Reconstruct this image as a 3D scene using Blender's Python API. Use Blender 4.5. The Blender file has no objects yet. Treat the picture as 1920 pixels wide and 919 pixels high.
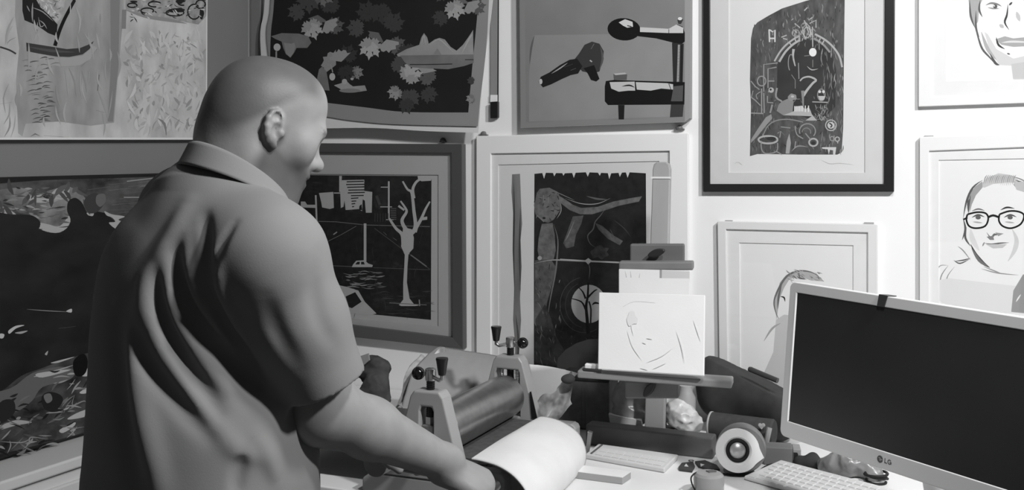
import bpy, bmesh, math, random
import numpy as np
from mathutils import Vector, Matrix, Quaternion

# ------------------------------------------------------------------ camera, world, light, exposure
F = 1950.0            # focal length in pixels of the 1920 x 919 frame
HOR = 310.0           # eye level
CAMZ = 1.47           # height of the camera above the floor
scene = bpy.context.scene
cam_d = bpy.data.cameras.new('camera')
cam = bpy.data.objects.new('camera', cam_d)
scene.collection.objects.link(cam)
cam.location = (0, 0, CAMZ)
cam.rotation_euler = (math.pi / 2, 0, 0)
cam_d.sensor_width = 36.0
cam_d.lens = 36.0 * F / 1920.0
cam_d.shift_y = -(459.5 - HOR) / 1920.0
cam_d.clip_start = 0.05
scene.camera = cam

scene.view_settings.view_transform = 'Standard'
scene.view_settings.look = 'None'
scene.view_settings.gamma = 1.0
scene.view_settings.use_curve_mapping = False
scene.view_settings.exposure = 0.0
scene.display_settings.display_device = 'sRGB'

world = bpy.data.worlds.new('world')
scene.world = world
world.use_nodes = True
bg = world.node_tree.nodes['Background']
bg.inputs[0].default_value = (1, 1, 1, 1)
bg.inputs[1].default_value = 0.032

LAMPS = [  # name, position, target, size, watts
    ('ceiling_light', (1.45, 0.72, 2.70), (0.2, 2.4, 1.2), 0.16, 52.0),
    ('second_ceiling_light', (0.60, 1.08, 2.66), (0.5, 2.4, 0.9), 0.20, 22.0),
]
for nm, lp, tg, sz, pw in LAMPS:
    ld = bpy.data.lights.new(nm, 'AREA')
    ld.shape = 'DISK'
    ld.size = sz
    ld.energy = pw
    lo = bpy.data.objects.new(nm, ld)
    scene.collection.objects.link(lo)
    lo.location = lp
    lo.rotation_euler = (Vector(tg) - Vector(lp)).to_track_quat('-Z', 'Y').to_euler()

# ------------------------------------------------------------------ places
def ray(x, y):
    return Vector(((x - 960.0) / F, 1.0, (HOR - y) / F))
CAM = Vector((0, 0, CAMZ))
def P(x, y, d):
    """the point seen at pixel x, y standing d metres into the room"""
    return CAM + ray(x, y) * d
class Plane:
    def __init__(s, p0, n):
        s.p0 = Vector(p0); s.n = Vector(n).normalized()
    def at(s, x, y, off=0.0):
        r = ray(x, y)
        return CAM + r * (((s.p0 + s.n * off) - CAM).dot(s.n) / r.dot(s.n))
Z = Vector((0, 0, 1))
UR = Vector((0.9130, -0.4080, 0)).normalized()       # along the right wall, to the right
NR = Vector((-UR.y * -1, -UR.x, 0)).normalized()      # its normal, into the room
NR = Vector((UR.y, -UR.x, 0)).normalized()
WD = 2.9
WALL = Plane((NR.x * -WD, NR.y * -WD, 0), NR)
CORNER = WALL.at(465, 310); CORNER.z = 0
UL = Vector((-NR.x, -NR.y, 0))                        # along the left wall, towards the corner
NL = Vector((UR.x, UR.y, 0))
LWALL = Plane(CORNER, NL)
DZ = 0.75                                             # desk top
DESK = Plane((0, 0, DZ), (0, 0, 1))
def wpos(u, d, z):
    """u along the right wall, d out of it into the room, z up"""
    return Vector((CORNER.x, CORNER.y, 0)) + UR * u + NR * d + Z * z

# ------------------------------------------------------------------ materials
def s2l(v):
    v = v / 255.0
    return v / 12.92 if v <= 0.04045 else ((v + 0.055) / 1.055) ** 2.4
MATS = {}
def mat(name, v, rough=0.7, spec=0.3, metal=0.0, noise=None, bump=None, coat=0.0, stretch=None, emis=0.0):
    """v: albedo as an sRGB grey 0..255"""
    if name in MATS:
        return MATS[name]
    m = bpy.data.materials.new(name); MATS[name] = m
    m.use_nodes = True
    nt = m.node_tree; b = nt.nodes['Principled BSDF']
    l = s2l(v)
    b.inputs['Base Color'].default_value = (l, l, l, 1)
    b.inputs['Roughness'].default_value = rough
    b.inputs['Metallic'].default_value = metal
    b.inputs['Specular IOR Level'].default_value = spec
    b.inputs['Coat Weight'].default_value = coat
    if noise or bump:
        tc = nt.nodes.new('ShaderNodeTexCoord')
        src = tc.outputs['Object']
        if stretch:
            mp = nt.nodes.new('ShaderNodeMapping'); mp.inputs['Scale'].default_value = stretch
            nt.links.new(src, mp.inputs['Vector']); src = mp.outputs['Vector']
    if noise:
        sc, amt = noise[0], noise[1]
        det = noise[2] if len(noise) > 2 else 4.0
        n = nt.nodes.new('ShaderNodeTexNoise')
        n.inputs['Scale'].default_value = sc; n.inputs['Detail'].default_value = det
        nt.links.new(src, n.inputs['Vector'])
        r = nt.nodes.new('ShaderNodeValToRGB')
        lo, hi = l * max(0.0, 1 - amt), min(1.0, l * (1 + amt))
        r.color_ramp.elements[0].position = 0.3; r.color_ramp.elements[1].position = 0.7
        r.color_ramp.elements[0].color = (lo, lo, lo, 1); r.color_ramp.elements[1].color = (hi, hi, hi, 1)
        nt.links.new(n.outputs['Fac'], r.inputs['Fac'])
        nt.links.new(r.outputs['Color'], b.inputs['Base Color'])
    if bump:
        n2 = nt.nodes.new('ShaderNodeTexNoise')
        n2.inputs['Scale'].default_value = bump[0]; n2.inputs['Detail'].default_value = 3.0
        nt.links.new(src, n2.inputs['Vector'])
        bp = nt.nodes.new('ShaderNodeBump')
        bp.inputs['Strength'].default_value = bump[1]; bp.inputs['Distance'].default_value = 0.002
        nt.links.new(n2.outputs['Fac'], bp.inputs['Height'])
        nt.links.new(bp.outputs['Normal'], b.inputs['Normal'])
    return m
def ink(v):
    """plain printed or painted grey, albedo v"""
    v = int(max(0, min(255, v)))
    return mat('pigment_%03d' % v, v, 0.85, 0.1)
def attr_mat(name, rough=0.55, spec=0.3, bump=None):
    m = mat(name, 128, rough, spec, bump=bump)
    nt = m.node_tree
    a = nt.nodes.new('ShaderNodeAttribute'); a.attribute_name = 'Col'
    nt.links.new(a.outputs['Color'], nt.nodes['Principled BSDF'].inputs['Base Color'])
    return m
def glass_mat():
    if 'glass' in MATS: return MATS['glass']
    m = bpy.data.materials.new('picture_glass'); MATS['glass'] = m
    m.use_nodes = True; nt = m.node_tree
    nt.nodes.remove(nt.nodes['Principled BSDF'])
    out = nt.nodes['Material Output']
    tr = nt.nodes.new('ShaderNodeBsdfTransparent'); tr.inputs[0].default_value = (0.97, 0.97, 0.97, 1)
    gl = nt.nodes.new('ShaderNodeBsdfGlossy'); gl.inputs['Roughness'].default_value = 0.04
    lw = nt.nodes.new('ShaderNodeLayerWeight'); lw.inputs['Blend'].default_value = 0.5
    pw = nt.nodes.new('ShaderNodeMath'); pw.operation = 'POWER'; pw.inputs[1].default_value = 5.0
    ma = nt.nodes.new('ShaderNodeMath'); ma.operation = 'MULTIPLY_ADD'; ma.inputs[1].default_value = 0.94; ma.inputs[2].default_value = 0.05
    nt.links.new(lw.outputs['Facing'], pw.inputs[0]); nt.links.new(pw.outputs[0], ma.inputs[0]); fr = ma
    mx = nt.nodes.new('ShaderNodeMixShader')
    nt.links.new(fr.outputs[0], mx.inputs[0]); nt.links.new(tr.outputs[0], mx.inputs[1]); nt.links.new(gl.outputs[0], mx.inputs[2])
    nt.links.new(mx.outputs[0], out.inputs['Surface'])
    return m

# ------------------------------------------------------------------ objects
COL = scene.collection
def tag(o, label=None, cat=None, group=None, kind=None):
    if label: o['label'] = label
    if cat: o['category'] = cat
    if group: o['group'] = group
    if kind: o['kind'] = kind
    return o
RW, LW_ = math.atan2(UR.y, UR.x), math.atan2(UL.y, UL.x)      # headings of the two walls
def thing(name, loc, label, cat, group=None, rz=0.0):
    o = bpy.data.objects.new(name, None); COL.objects.link(o)
    o.location = loc; o.rotation_euler = (0, 0, rz); o.empty_display_size = 0.05
    return tag(o, label, cat, group)
def root_of(o):
    while o.parent: o = o.parent
    return o
def place_of(o):
    return Matrix.Translation(o.location) @ Matrix.Rotation(o.rotation_euler.z, 4, 'Z')
def obj(name, bm, m, parent=None, loc=None, smooth=False, recalc=True, rz=0.0):
    """bm holds room coordinates; the thing's base (or loc and heading rz) becomes the origin"""
    base = Vector(loc if loc is not None else (0, 0, 0))
    M = place_of(root_of(parent)) if parent is not None else Matrix.Translation(base) @ Matrix.Rotation(rz, 4, 'Z')
    if recalc: bmesh.ops.recalc_face_normals(bm, faces=bm.faces)
    bmesh.ops.transform(bm, verts=bm.verts, matrix=M.inverted())
    me = bpy.data.meshes.new(name); bm.to_mesh(me); bm.free()
    ms = m if isinstance(m, (list, tuple)) else [m]
    for x in ms: me.materials.append(x)
    if smooth:
        for p in me.polygons: p.use_smooth = True
        if smooth != 'all':
            try: me.set_sharp_from_angle(angle=math.radians(38))
            except Exception: pass
    o = bpy.data.objects.new(name, me); COL.objects.link(o)
    if parent is not None: o.parent = parent
    else: o.location = base; o.rotation_euler = (0, 0, rz)
    return o
def bevel(o, w, seg=2):
    md = o.modifiers.new('bevel', 'BEVEL'); md.width = w; md.segments = seg; md.limit_method = 'ANGLE'
    md.angle_limit = math.radians(40); md.harden_normals = False
    return o
def solid(o, t, off=-1):
    md = o.modifiers.new('solidify', 'SOLIDIFY'); md.thickness = t; md.offset = off
    return o
def B(): return bmesh.new()
def add_hex(bm, c8, mi=0):
    v = [bm.verts.new(p) for p in c8]
    for f in ((0, 1, 2, 3), (7, 6, 5, 4), (0, 4, 5, 1), (1, 5, 6, 2), (2, 6, 7, 3), (3, 7, 4, 0)):
        bm.faces.new([v[i] for i in f]).material_index = mi
def add_box(bm, c, ax, half, mi=0):
    a, b, d = [Vector(x).normalized() * h for x, h in zip(ax, half)]
    c = Vector(c)
    add_hex(bm, [c - a - b - d, c + a - b - d, c + a + b - d, c - a + b - d, c - a - b + d, c + a - b + d, c + a + b + d, c - a + b + d], mi)
def add_prism(bm, pts, vec, mi=0):
    """polygon pts extruded along vec"""
    a = [bm.verts.new(p) for p in pts]; b = [bm.verts.new(Vector(p) + Vector(vec)) for p in pts]
    n = len(a)
    bm.faces.new(a).material_index = mi; bm.faces.new(list(reversed(b))).material_index = mi
    for i in range(n):
        bm.faces.new([a[i], b[i], b[(i + 1) % n], a[(i + 1) % n]]).material_index = mi
def frame_axes(d):
    d = Vector(d).normalized()
    u = d.cross(Z if abs(d.z) < 0.9 else Vector((1, 0, 0))).normalized()
    return d, u, u.cross(d).normalized()
def add_tube(bm, pts, r, seg=12, cap=True, mi=0):
    pts = [Vector(p) for p in pts]; n = len(pts)
    rs = r if isinstance(r, (list, tuple)) else [r] * n
    rings = []; u = None
    for i in range(n):
        t = (pts[min(i + 1, n - 1)] - pts[max(i - 1, 0)]).normalized()
        if u is None: _, u, _ = frame_axes(t)
        u = (u - t * u.dot(t)).normalized(); w = t.cross(u)
        rings.append([bm.verts.new(pts[i] + (u * math.cos(a) + w * math.sin(a)) * rs[i]) for a in [2 * math.pi * k / seg for k in range(seg)]])
    for i in range(n - 1):
        for k in range(seg):
            bm.faces.new([rings[i][k], rings[i][(k + 1) % seg], rings[i + 1][(k + 1) % seg], rings[i + 1][k]]).material_index = mi
    if cap:
        bm.faces.new(list(reversed(rings[0]))).material_index = mi; bm.faces.new(rings[-1]).material_index = mi
def add_lathe(bm, prof, org, axis, seg=28, mi=0):
    """prof: (radius, distance along axis)"""
    d, u, w = frame_axes(axis); org = Vector(org); rings = []
    for r, h in prof:
        if r < 1e-6: rings.append([bm.verts.new(org + d * h)])
        else: rings.append([bm.verts.new(org + d * h + (u * math.cos(a) + w * math.sin(a)) * r) for a in [2 * math.pi * k / seg for k in range(seg)]])
    for i in range(len(rings) - 1):
        a, b = rings[i], rings[i + 1]
        for k in range(seg):
            k2 = (k + 1) % seg
            if len(a) == 1 and len(b) == 1: continue
            if len(a) == 1: f = [a[0], b[k2], b[k]]
            elif len(b) == 1: f = [a[k], a[k2], b[0]]
            else: f = [a[k], a[k2], b[k2], b[k]]
            bm.faces.new(f).material_index = mi
    for rg, rev in ((rings[0], True), (rings[-1], False)):
        if len(rg) > 1: bm.faces.new(list(reversed(rg)) if rev else rg).material_index = mi
def add_grid(bm, fn, nu, nv, mi=0):
    v = [[bm.verts.new(fn(i / nu, j / nv)) for j in range(nv + 1)] for i in range(nu + 1)]
    for i in range(nu):
        for j in range(nv):
            bm.faces.new([v[i][j], v[i + 1][j], v[i + 1][j + 1], v[i][j + 1]]).material_index = mi
def smooth_path(pts, n=6):
    """Catmull-Rom through the points (any dimension)"""
    pts = [np.array(p, float) for p in pts]; out = []
    for i in range(len(pts) - 1):
        p0 = pts[max(i - 1, 0)]; p1 = pts[i]; p2 = pts[i + 1]; p3 = pts[min(i + 2, len(pts) - 1)]
        for k in range(n):
            t = k / n
            out.append(0.5 * ((2 * p1) + (-p0 + p2) * t + (2 * p0 - 5 * p1 + 4 * p2 - p3) * t * t + (-p0 + 3 * p1 - 3 * p2 + p3) * t ** 3))
    out.append(pts[-1])
    return [tuple(p) for p in out]

# ------------------------------------------------------------------ flat artwork: shapes printed on one sheet
class Art:
    def __init__(s, plane, off, lift=0.000003):
        s.pl, s.off, s.lift, s.k = plane, off, lift, 0
        s.bm = B(); s.ms = []
    def _mi(s, m):
        if not hasattr(m, 'node_tree'): m = ink(m)
        if m not in s.ms: s.ms.append(m)
        return s.ms.index(m)
    def poly(s, pts, m):
        s.k += 1
        o = s.off + s.k * s.lift
        vs = [s.bm.verts.new(s.pl.at(x, y, o)) for x, y in pts]
        try: s.bm.faces.new(vs).material_index = s._mi(m)
        except ValueError: pass
    def line(s, pts, w, m, taper=False, n=0):
        if n: pts = smooth_path(pts, n)
        ws = w if isinstance(w, (list, tuple)) else None
        L, R = [], []
        N = len(pts)
        for i, (x, y) in enumerate(pts):
            x0, y0 = pts[max(i - 1, 0)]; x1, y1 = pts[min(i + 1, N - 1)]
            dx, dy = x1 - x0, y1 - y0; q = math.hypot(dx, dy) or 1
            t = i / (N - 1)
            ww = (ws[0] + (ws[1] - ws[0]) * t if ws else w) / 2
            if taper: ww *= max(0.12, math.sin(math.pi * min(1, max(0, t)))) 
            L.append((x - dy / q * ww, y + dx / q * ww)); R.append((x + dy / q * ww, y - dx / q * ww))
        s.k += 1; o = s.off + s.k * s.lift; mi = s._mi(m)
        a = [s.bm.verts.new(s.pl.at(x, y, o)) for x, y in L]; b = [s.bm.verts.new(s.pl.at(x, y, o)) for x, y in R]
        for i in range(N - 1):
            try: s.bm.faces.new([a[i], a[i + 1], b[i + 1], b[i]]).material_index = mi
            except ValueError: pass
    def ell(s, cx, cy, rx, ry, m, rot=0, n=28, a0=0, a1=360):
        c, q = math.cos(math.radians(rot)), math.sin(math.radians(rot))
        pts = []
        for k in range(n):
            a = math.radians(a0 + (a1 - a0) * k / n)
            x, y = rx * math.cos(a), ry * math.sin(a)
            pts.append((cx + x * c - y * q, cy + x * q + y * c))
        s.poly(pts, m)
    def ring(s, cx, cy, rx, ry, w, m, a0=0, a1=360, n=24):
        s.line([(cx + rx * math.cos(math.radians(a0 + (a1 - a0) * k / n)), cy + ry * math.sin(math.radians(a0 + (a1 - a0) * k / n))) for k in range(n + 1)], w, m)
    def blob(s, cx, cy, rx, ry, m, rng, n=14, j=0.35):
        pts = []
        for k in range(n):
            a = 2 * math.pi * k / n; q = 1 + rng.uniform(-j, j)
            pts.append((cx + rx * q * math.cos(a), cy + ry * q * math.sin(a)))
        s.poly([tuple(p) for p in smooth_path(pts + pts[:1], 3)[:-1]], m)
    def dashes(s, n, box, ang, ln, w, ms, rng, clip=None):
        x0, y0, x1, y1 = box; k0 = s.k
        for i_ in range(n):
            s.k = k0 + i_ % 16
            x, y = rng.uniform(x0, x1), rng.uniform(y0, y1)
            if clip and not clip(x, y): continue
            a = math.radians(rng.uniform(*ang)); l = rng.uniform(*ln) / 2; b = rng.uniform(-.25, .25) * l
            dx, dy = math.cos(a), math.sin(a)
            s.line([(x - dx * l, y - dy * l), (x - dy * b, y + dx * b), (x + dx * l, y + dy * l)], rng.uniform(*w), rng.choice(ms), taper=True, n=3)
        s.k = k0 + 17
    def build(s, name, parent=None, loc=None):
        return obj(name, s.bm, s.ms, parent, loc, recalc=False)

def panel(plane, pts, off0, off1):
    """a slab whose front face has these pixel corners, lying between two distances from the wall"""
    bm = B()
    front = [plane.at(x, y, off1) for x, y in pts]
    back = [p - plane.n * (off1 - off0) for p in front]
    add_prism(bm, front, -plane.n * (off1 - off0)) if False else None
    a = [bm.verts.new(p) for p in front]; b = [bm.verts.new(p) for p in back]; n = len(a)
    bm.faces.new(a); bm.faces.new(list(reversed(b)))
    for i in range(n): bm.faces.new([a[i], b[i], b[(i + 1) % n], a[(i + 1) % n]])
    return bm
def ring_frame(plane, outer, inner, off0, off1, offin=None):
    """moulding: outer and inner rectangles (pixel corners) with mitred corners"""
    bm = B(); offin = off1 if offin is None else offin
    o1 = [plane.at(x, y, off1) for x, y in outer]; i1 = [plane.at(x, y, offin) for x, y in inner]
    o0 = [p - plane.n * (off1 - off0) for p in o1]; i0 = [p - plane.n * (offin - off0) for p in i1]
    V = [[bm.verts.new(p) for p in q] for q in (o1, i1, i0, o0)]
    for r in range(4):
        a, b = V[r], V[(r + 1) % 4]
        for k in range(4):
            bm.faces.new([a[k], a[(k + 1) % 4], b[(k + 1) % 4], b[k]])
    return bm
def inset(c, l, t, r, b):
    (x0, y0), (x1, y1), (x2, y2), (x3, y3) = c
    return [(x0 + l, y0 + t), (x1 - r, y1 + t), (x2 - r, y2 - b), (x3 + l, y3 - b)]
def mean(pts):
    v = Vector((0, 0, 0))
    for p in pts: v += Vector(p)
    return v / len(pts)
# ------------------------------------------------------------------ soft shapes: smooth unions of rounded forms, meshed as one skin
class Soft:
    def __init__(s): s.ops = []
    @staticmethod
    def _v(p): return np.array(p, float)
    def _add(s, op, f, c, r, k): s.ops.append((op, f, c, r, k))
    def cone(s, a, b, ra, rb, k=0.02, op='u', cut=None):
        a, b = s._v(a), s._v(b); ab = b - a; L2 = ab @ ab + 1e-12
        def f(p):
            t = np.clip(((p - a) @ ab) / L2, 0, 1)
            d = np.linalg.norm(p - (a + t[:, None] * ab), axis=1) - (ra + (rb - ra) * t)
            if cut is not None:
                d = np.maximum(d, (p - s._v(cut[0])) @ s._v(cut[1]))
            return d
        s._add(op, f, (a + b) / 2, math.sqrt(L2) / 2 + max(ra, rb), k); return s
    def ball(s, c, r, k=0.02, op='u'): return s.cone(c, s._v(c) + 1e-6, r, r, k, op)
    def ell(s, c, ax, rad, k=0.02, op='u'):
        c = s._v(c); M = np.array([s._v(x) / np.linalg.norm(s._v(x)) for x in ax]); rad = s._v(rad)
        def f(p):
            q = (p - c) @ M.T
            k0 = np.linalg.norm(q / rad, axis=1); k1 = np.linalg.norm(q / rad ** 2, axis=1) + 1e-9
            return k0 * (k0 - 1) / k1
        s._add(op, f, c, max(rad), k); return s
    def box(s, c, ax, half, rr, k=0.02, op='u'):
        c = s._v(c); M = np.array([s._v(x) / np.linalg.norm(s._v(x)) for x in ax]); h = s._v(half) - rr
        def f(p):
            q = np.abs((p - c) @ M.T) - h
            return np.linalg.norm(np.maximum(q, 0), axis=1) + np.minimum(q.max(axis=1), 0) - rr
        s._add(op, f, c, np.linalg.norm(half), k); return s
    def chain(s, pts, rs, k=0.02, op='u'):
        for i in range(len(pts) - 1): s.cone(pts[i], pts[i + 1], rs[i], rs[i + 1], k, op)
        return s
    def loft(s, rows, f_ax, r_ax, k=0.03):
        """rows: (z, cx, cy, radius along f_ax, radius along r_ax)"""
        R = np.array(smooth_path(rows, 8), float); fa, ra = s._v(f_ax)[:2], s._v(r_ax)[:2]
        def f(p):
            z = np.clip(p[:, 2], R[0, 0], R[-1, 0])
            c = np.stack([np.interp(z, R[:, 0], R[:, 1]), np.interp(z, R[:, 0], R[:, 2])], 1)
            q = p[:, :2] - c; a = np.interp(z, R[:, 0], R[:, 3]); b = np.interp(z, R[:, 0], R[:, 4])
            u, v = q @ fa, q @ ra
            n = np.sqrt((u / a) ** 2 + (v / b) ** 2); g = np.sqrt((u / a ** 2) ** 2 + (v / b ** 2) ** 2) + 1e-9
            d = n * (n - 1) / g
            return np.maximum(d, np.maximum(p[:, 2] - R[-1, 0], R[0, 0] - p[:, 2]))
        zc = (R[0, 0] + R[-1, 0]) / 2
        s._add('u', f, np.array([R[:, 1].mean(), R[:, 2].mean(), zc]), (R[-1, 0] - R[0, 0]) / 2 + R[:, 3:].max() + 0.1, k); return s
    def groove(s, pts, depth, w):
        """depth > 0 presses a line in, < 0 raises a ridge; fades out at both ends"""
        P_ = np.array(pts, float)
        seg = np.linalg.norm(P_[1:] - P_[:-1], axis=1); T = np.concatenate([[0], np.cumsum(seg)]); T /= T[-1]
        def f(p):
            best = np.full(len(p), 9.0); bt = np.zeros(len(p))
            for i in range(len(P_) - 1):
                a, ab = P_[i], P_[i + 1] - P_[i]
                t = np.clip(((p - a) @ ab) / (ab @ ab + 1e-12), 0, 1)
                d = np.linalg.norm(p - (a + t[:, None] * ab), axis=1)
                m = d < best; best[m] = d[m]; bt[m] = T[i] + (T[i + 1] - T[i]) * t[m]
            return depth * np.exp(-(best / w) ** 2) * np.sin(np.pi * np.clip(0.08 + 0.84 * bt, 0, 1))
        c = P_.mean(axis=0)
        s._add('d', f, c, np.linalg.norm(P_ - c, axis=1).max() + 2.2 * w, 0); return s
    def field(s, fn):
        s._add('d', fn, None, 0, 0); return s
    def cut(s, p0, n):
        p0, n = s._v(p0), s._v(n)
        s._add('c', lambda p: (p - p0) @ n, None, 0, 0); return s
    def sub(s, c, R, margin=0.045):
        return [o for o in s.ops if o[2] is None or np.linalg.norm(c - o[2]) - o[3] - R < margin + o[4]]
    def ev(s, p, ops=None):
        d = None
        for op, f, c, r, k in (s.ops if ops is None else ops):
            if op == 'u':
                q = f(p)
                if d is None: d = q
                else:
                    h = np.maximum(k - np.abs(d - q), 0) / k; d = np.minimum(d, q) - h * h * k / 4
            elif d is None: continue
            elif op == 's':
                q = -f(p); h = np.maximum(k - np.abs(d - q), 0) / k; d = np.maximum(d, q) + h * h * k / 4
            elif op == 'd': d = d + f(p)
            elif op == 'c': d = np.maximum(d, f(p))
        return np.full(len(p), 9.0) if d is None else d
    def trace(s, x, y, d0=1.2, d1=2.4):
        r = np.array(ray(x, y)); o = np.array(CAM); rn = np.linalg.norm(r); t = d0
        for _ in range(200):
            d = s.ev((o + r * t)[None])[0]
            if d < 0.0005: return o + r * t
            t += 0.7 * d / rn
            if t > d1: return None
        return o + r * t
    def mesh(s, h, bb=None):
        uu = [o for o in s.ops if o[0] == 'u']
        lo = np.min([o[2] - o[3] for o in uu], axis=0) - 2 * h; hi = np.max([o[2] + o[3] for o in uu], axis=0) + 2 * h
        if bb is not None: lo, hi = np.maximum(lo, bb[0]), np.minimum(hi, bb[1])
        n = 12; bs = n * h; nb = np.ceil((hi - lo) / bs).astype(int); M = 4096
        R = bs * math.sqrt(3) / 2
        g = np.arange(n + 1) * h; GX, GY, GZ = np.meshgrid(g, g, g, indexing='ij'); G = np.stack([GX, GY, GZ], -1).reshape(-1, 3)
        keys, pos, quads = [], [], []
        cor = [(a, b, c) for a in (0, 1) for b in (0, 1) for c in (0, 1)]
        edges = [(p, q) for p in cor for q in cor if sum(q) - sum(p) == 1 and all(q[i] >= p[i] for i in range(3))]
        for bi in range(nb[0]):
            for bj in range(nb[1]):
                for bk in range(nb[2]):
                    base = lo + np.array([bi, bj, bk]) * bs; c = base + bs / 2
                    ops = s.sub(c, R)
                    if not any(o[0] == 'u' for o in ops): continue
                    if abs(s.ev(c[None], ops)[0]) > R * 1.5 + 0.02: continue
                    V = s.ev(G + base, ops).reshape(n + 1, n + 1, n + 1)
                    sg = V < 0
                    if sg.all() or not sg.any(): continue
                    acc = np.zeros((n, n, n, 3)); cnt = np.zeros((n, n, n))
                    for p, q in edges:
                        A = V[p[0]:n + p[0], p[1]:n + p[1], p[2]:n + p[2]]; Bv = V[q[0]:n + q[0], q[1]:n + q[1], q[2]:n + q[2]]
                        m = (A < 0) != (Bv < 0)
                        t = np.where(m, A / np.where(m, A - Bv, 1), 0)
                        for ax in range(3):
                            acc[..., ax] += np.where(m, p[ax] + (q[ax] - p[ax]) * t, 0)
                        cnt += m
                    I = np.argwhere(cnt > 0)
                    vp = (acc[cnt > 0] / cnt[cnt > 0][:, None] + I) * h + base
                    e = h * 0.2                                   # one step onto the true surface
                    d0 = s.ev(vp, ops); gr = np.stack([s.ev(vp + np.eye(3)[a] * e, ops) - d0 for a in range(3)], 1) / e
                    stp = d0[:, None] * gr / np.maximum((gr ** 2).sum(1), 0.25)[:, None]
                    vp = vp - np.clip(stp, -h * .6, h * .6)
                    off = np.array([bi, bj, bk]) * n + 2
                    gi = I + off
                    keys.append((gi[:, 0] * M + gi[:, 1]) * M + gi[:, 2]); pos.append(vp)
                    for ax in range(3):
                        q = [0, 0, 0]; q[ax] = 1
                        A = sg[:n, :n, :n]; Bv = sg[q[0]:n + q[0], q[1]:n + q[1], q[2]:n + q[2]]
                        E = np.argwhere(A != Bv)
                        if not len(E): continue
                        ins = A[E[:, 0], E[:, 1], E[:, 2]]
                        a1, a2 = (ax + 1) % 3, (ax + 2) % 3
                        Q = []
                        for s1, s2 in ((-1, -1), (0, -1), (0, 0), (-1, 0)):
                            w = E + off; w[:, a1] += s1; w[:, a2] += s2
                            Q.append((w[:, 0] * M + w[:, 1]) * M + w[:, 2])
                        Q = np.stack(Q, 1); Q[~ins] = Q[~ins][:, ::-1]
                        quads.append(Q)
        keys = np.concatenate(keys); pos = np.concatenate(pos); quads = np.concatenate(quads)
        o = np.argsort(keys); keys, pos = keys[o], pos[o]
        ix = np.searchsorted(keys, quads).clip(0, len(keys) - 1)
        ok = (keys[ix] == quads).all(axis=1)
        return pos, ix[ok]
def soft_obj(name, sdf, h, m, parent=None, loc=None, colour=None, bb=None):
    pos, quads = sdf.mesh(h, bb)
    base = np.array(loc if loc is not None else (0, 0, 0), float)
    M = np.array(place_of(root_of(parent)).inverted()) if parent is not None else np.array(Matrix.Translation(base).inverted())
    loc_pos = pos @ M[:3, :3].T + M[:3, 3]
    me = bpy.data.meshes.new(name)
    me.from_pydata(loc_pos.tolist(), [], quads.tolist())
    me.materials.append(m)
    me.polygons.foreach_set('use_smooth', [True] * len(me.polygons))
    if colour is not None:
        c = colour(pos); ca = me.color_attributes.new('Col', 'FLOAT_COLOR', 'POINT')
        ca.data.foreach_set('color', np.stack([c, c, c, np.ones_like(c)], 1).astype(np.float32).ravel())
    me.update()
    o = bpy.data.objects.new(name, me); COL.objects.link(o)
    if parent is not None: o.parent = parent
    else: o.location = base
    return o
def noise3(p, sc, seed=0):
    """cheap smooth noise from sines, about -1..1"""
    q = p * sc + seed
    return (np.sin(q[:, 0] * 1.7 + np.sin(q[:, 1] * 1.3 + seed)) + np.sin(q[:, 1] * 2.1 + np.sin(q[:, 2] * 1.9)) + np.sin(q[:, 2] * 1.5 + np.sin(q[:, 0] * 1.1 + 2))) / 3
# ------------------------------------------------------------------ the room
def wall(name, p, u, n, length, height, m, thick=0.1):
    bm = B(); p = Vector(p)
    add_box(bm, p + u * length / 2 - n * thick / 2 + Z * height / 2, (u, n, Z), (length / 2, thick / 2, height / 2))
    return tag(obj(name, bm, m, loc=p, rz=math.atan2(u.y, u.x)), kind='structure')
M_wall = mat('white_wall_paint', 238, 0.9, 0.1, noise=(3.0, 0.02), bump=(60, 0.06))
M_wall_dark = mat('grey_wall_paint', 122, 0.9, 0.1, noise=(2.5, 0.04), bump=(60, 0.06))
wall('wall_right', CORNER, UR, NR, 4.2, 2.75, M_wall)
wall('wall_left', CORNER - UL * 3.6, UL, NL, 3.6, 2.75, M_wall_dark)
bm = B()
fl = [CORNER + UR * 0 - NR * 0, CORNER + UR * 4.2, CORNER + UR * 4.2 + NR * 3.6, CORNER + NR * 3.6]
add_prism(bm, [p - Z * 0.0 for p in fl], -Z * 0.1)
tag(obj('floor', bm, mat('floor_boards', 105, 0.5, 0.3, noise=(4, 0.2), stretch=(1, 8, 1)), loc=CORNER, rz=RW), kind='structure')
# ------------------------------------------------------------------ pictures on the left wall
rng = random.Random(4)
def canvas(name, plane, pts, off0, off1, label, cat, edge_v, group=None):
    """a stretched canvas: Empty on the wall with the canvas block as a part"""
    base = mean([plane.at(x, y, off0) for x, y in pts])
    t = thing(name, base, label, cat, group, LW_)
    obj('stretched_canvas', panel(plane, pts, off0, off1), ink(edge_v), t)
    return t

# boat painting
c = [(-230, -300), (390, -300), (388, 262), (-230, 262)]
t = canvas('boat_painting', LWALL, c, 0.002, 0.028, 'large pale canvas of a dark boat over rippled water, unframed on the grey wall', 'painting', 215)
a = Art(LWALL, 0.0283)
paint = mat('pale_brushed_paint', 184, 0.8, 0.1, noise=(14, 0.26, 10), stretch=(1, 1, 0.5), bump=(40, 0.25))
a.poly([(-229, -299), (388, -299), (386, 258), (-229, 258)], paint)
grey_paint = mat('grey_brushed_paint', 152, 0.8, 0.1, noise=(16, 0.24, 10), stretch=(1, 1, 0.4), bump=(40, 0.25))
a.poly([(30, -60), (232, -60), (232, 20), (222, 130), (214, 230), (170, 236), (110, 228), (48, 232), (42, 256), (34, 250), (30, 150), (36, 90), (28, 30)], grey_paint)
a.poly([(206, -60), (226, -60), (222, 120), (212, 228), (202, 228), (208, 120)], ink(128))
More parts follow.
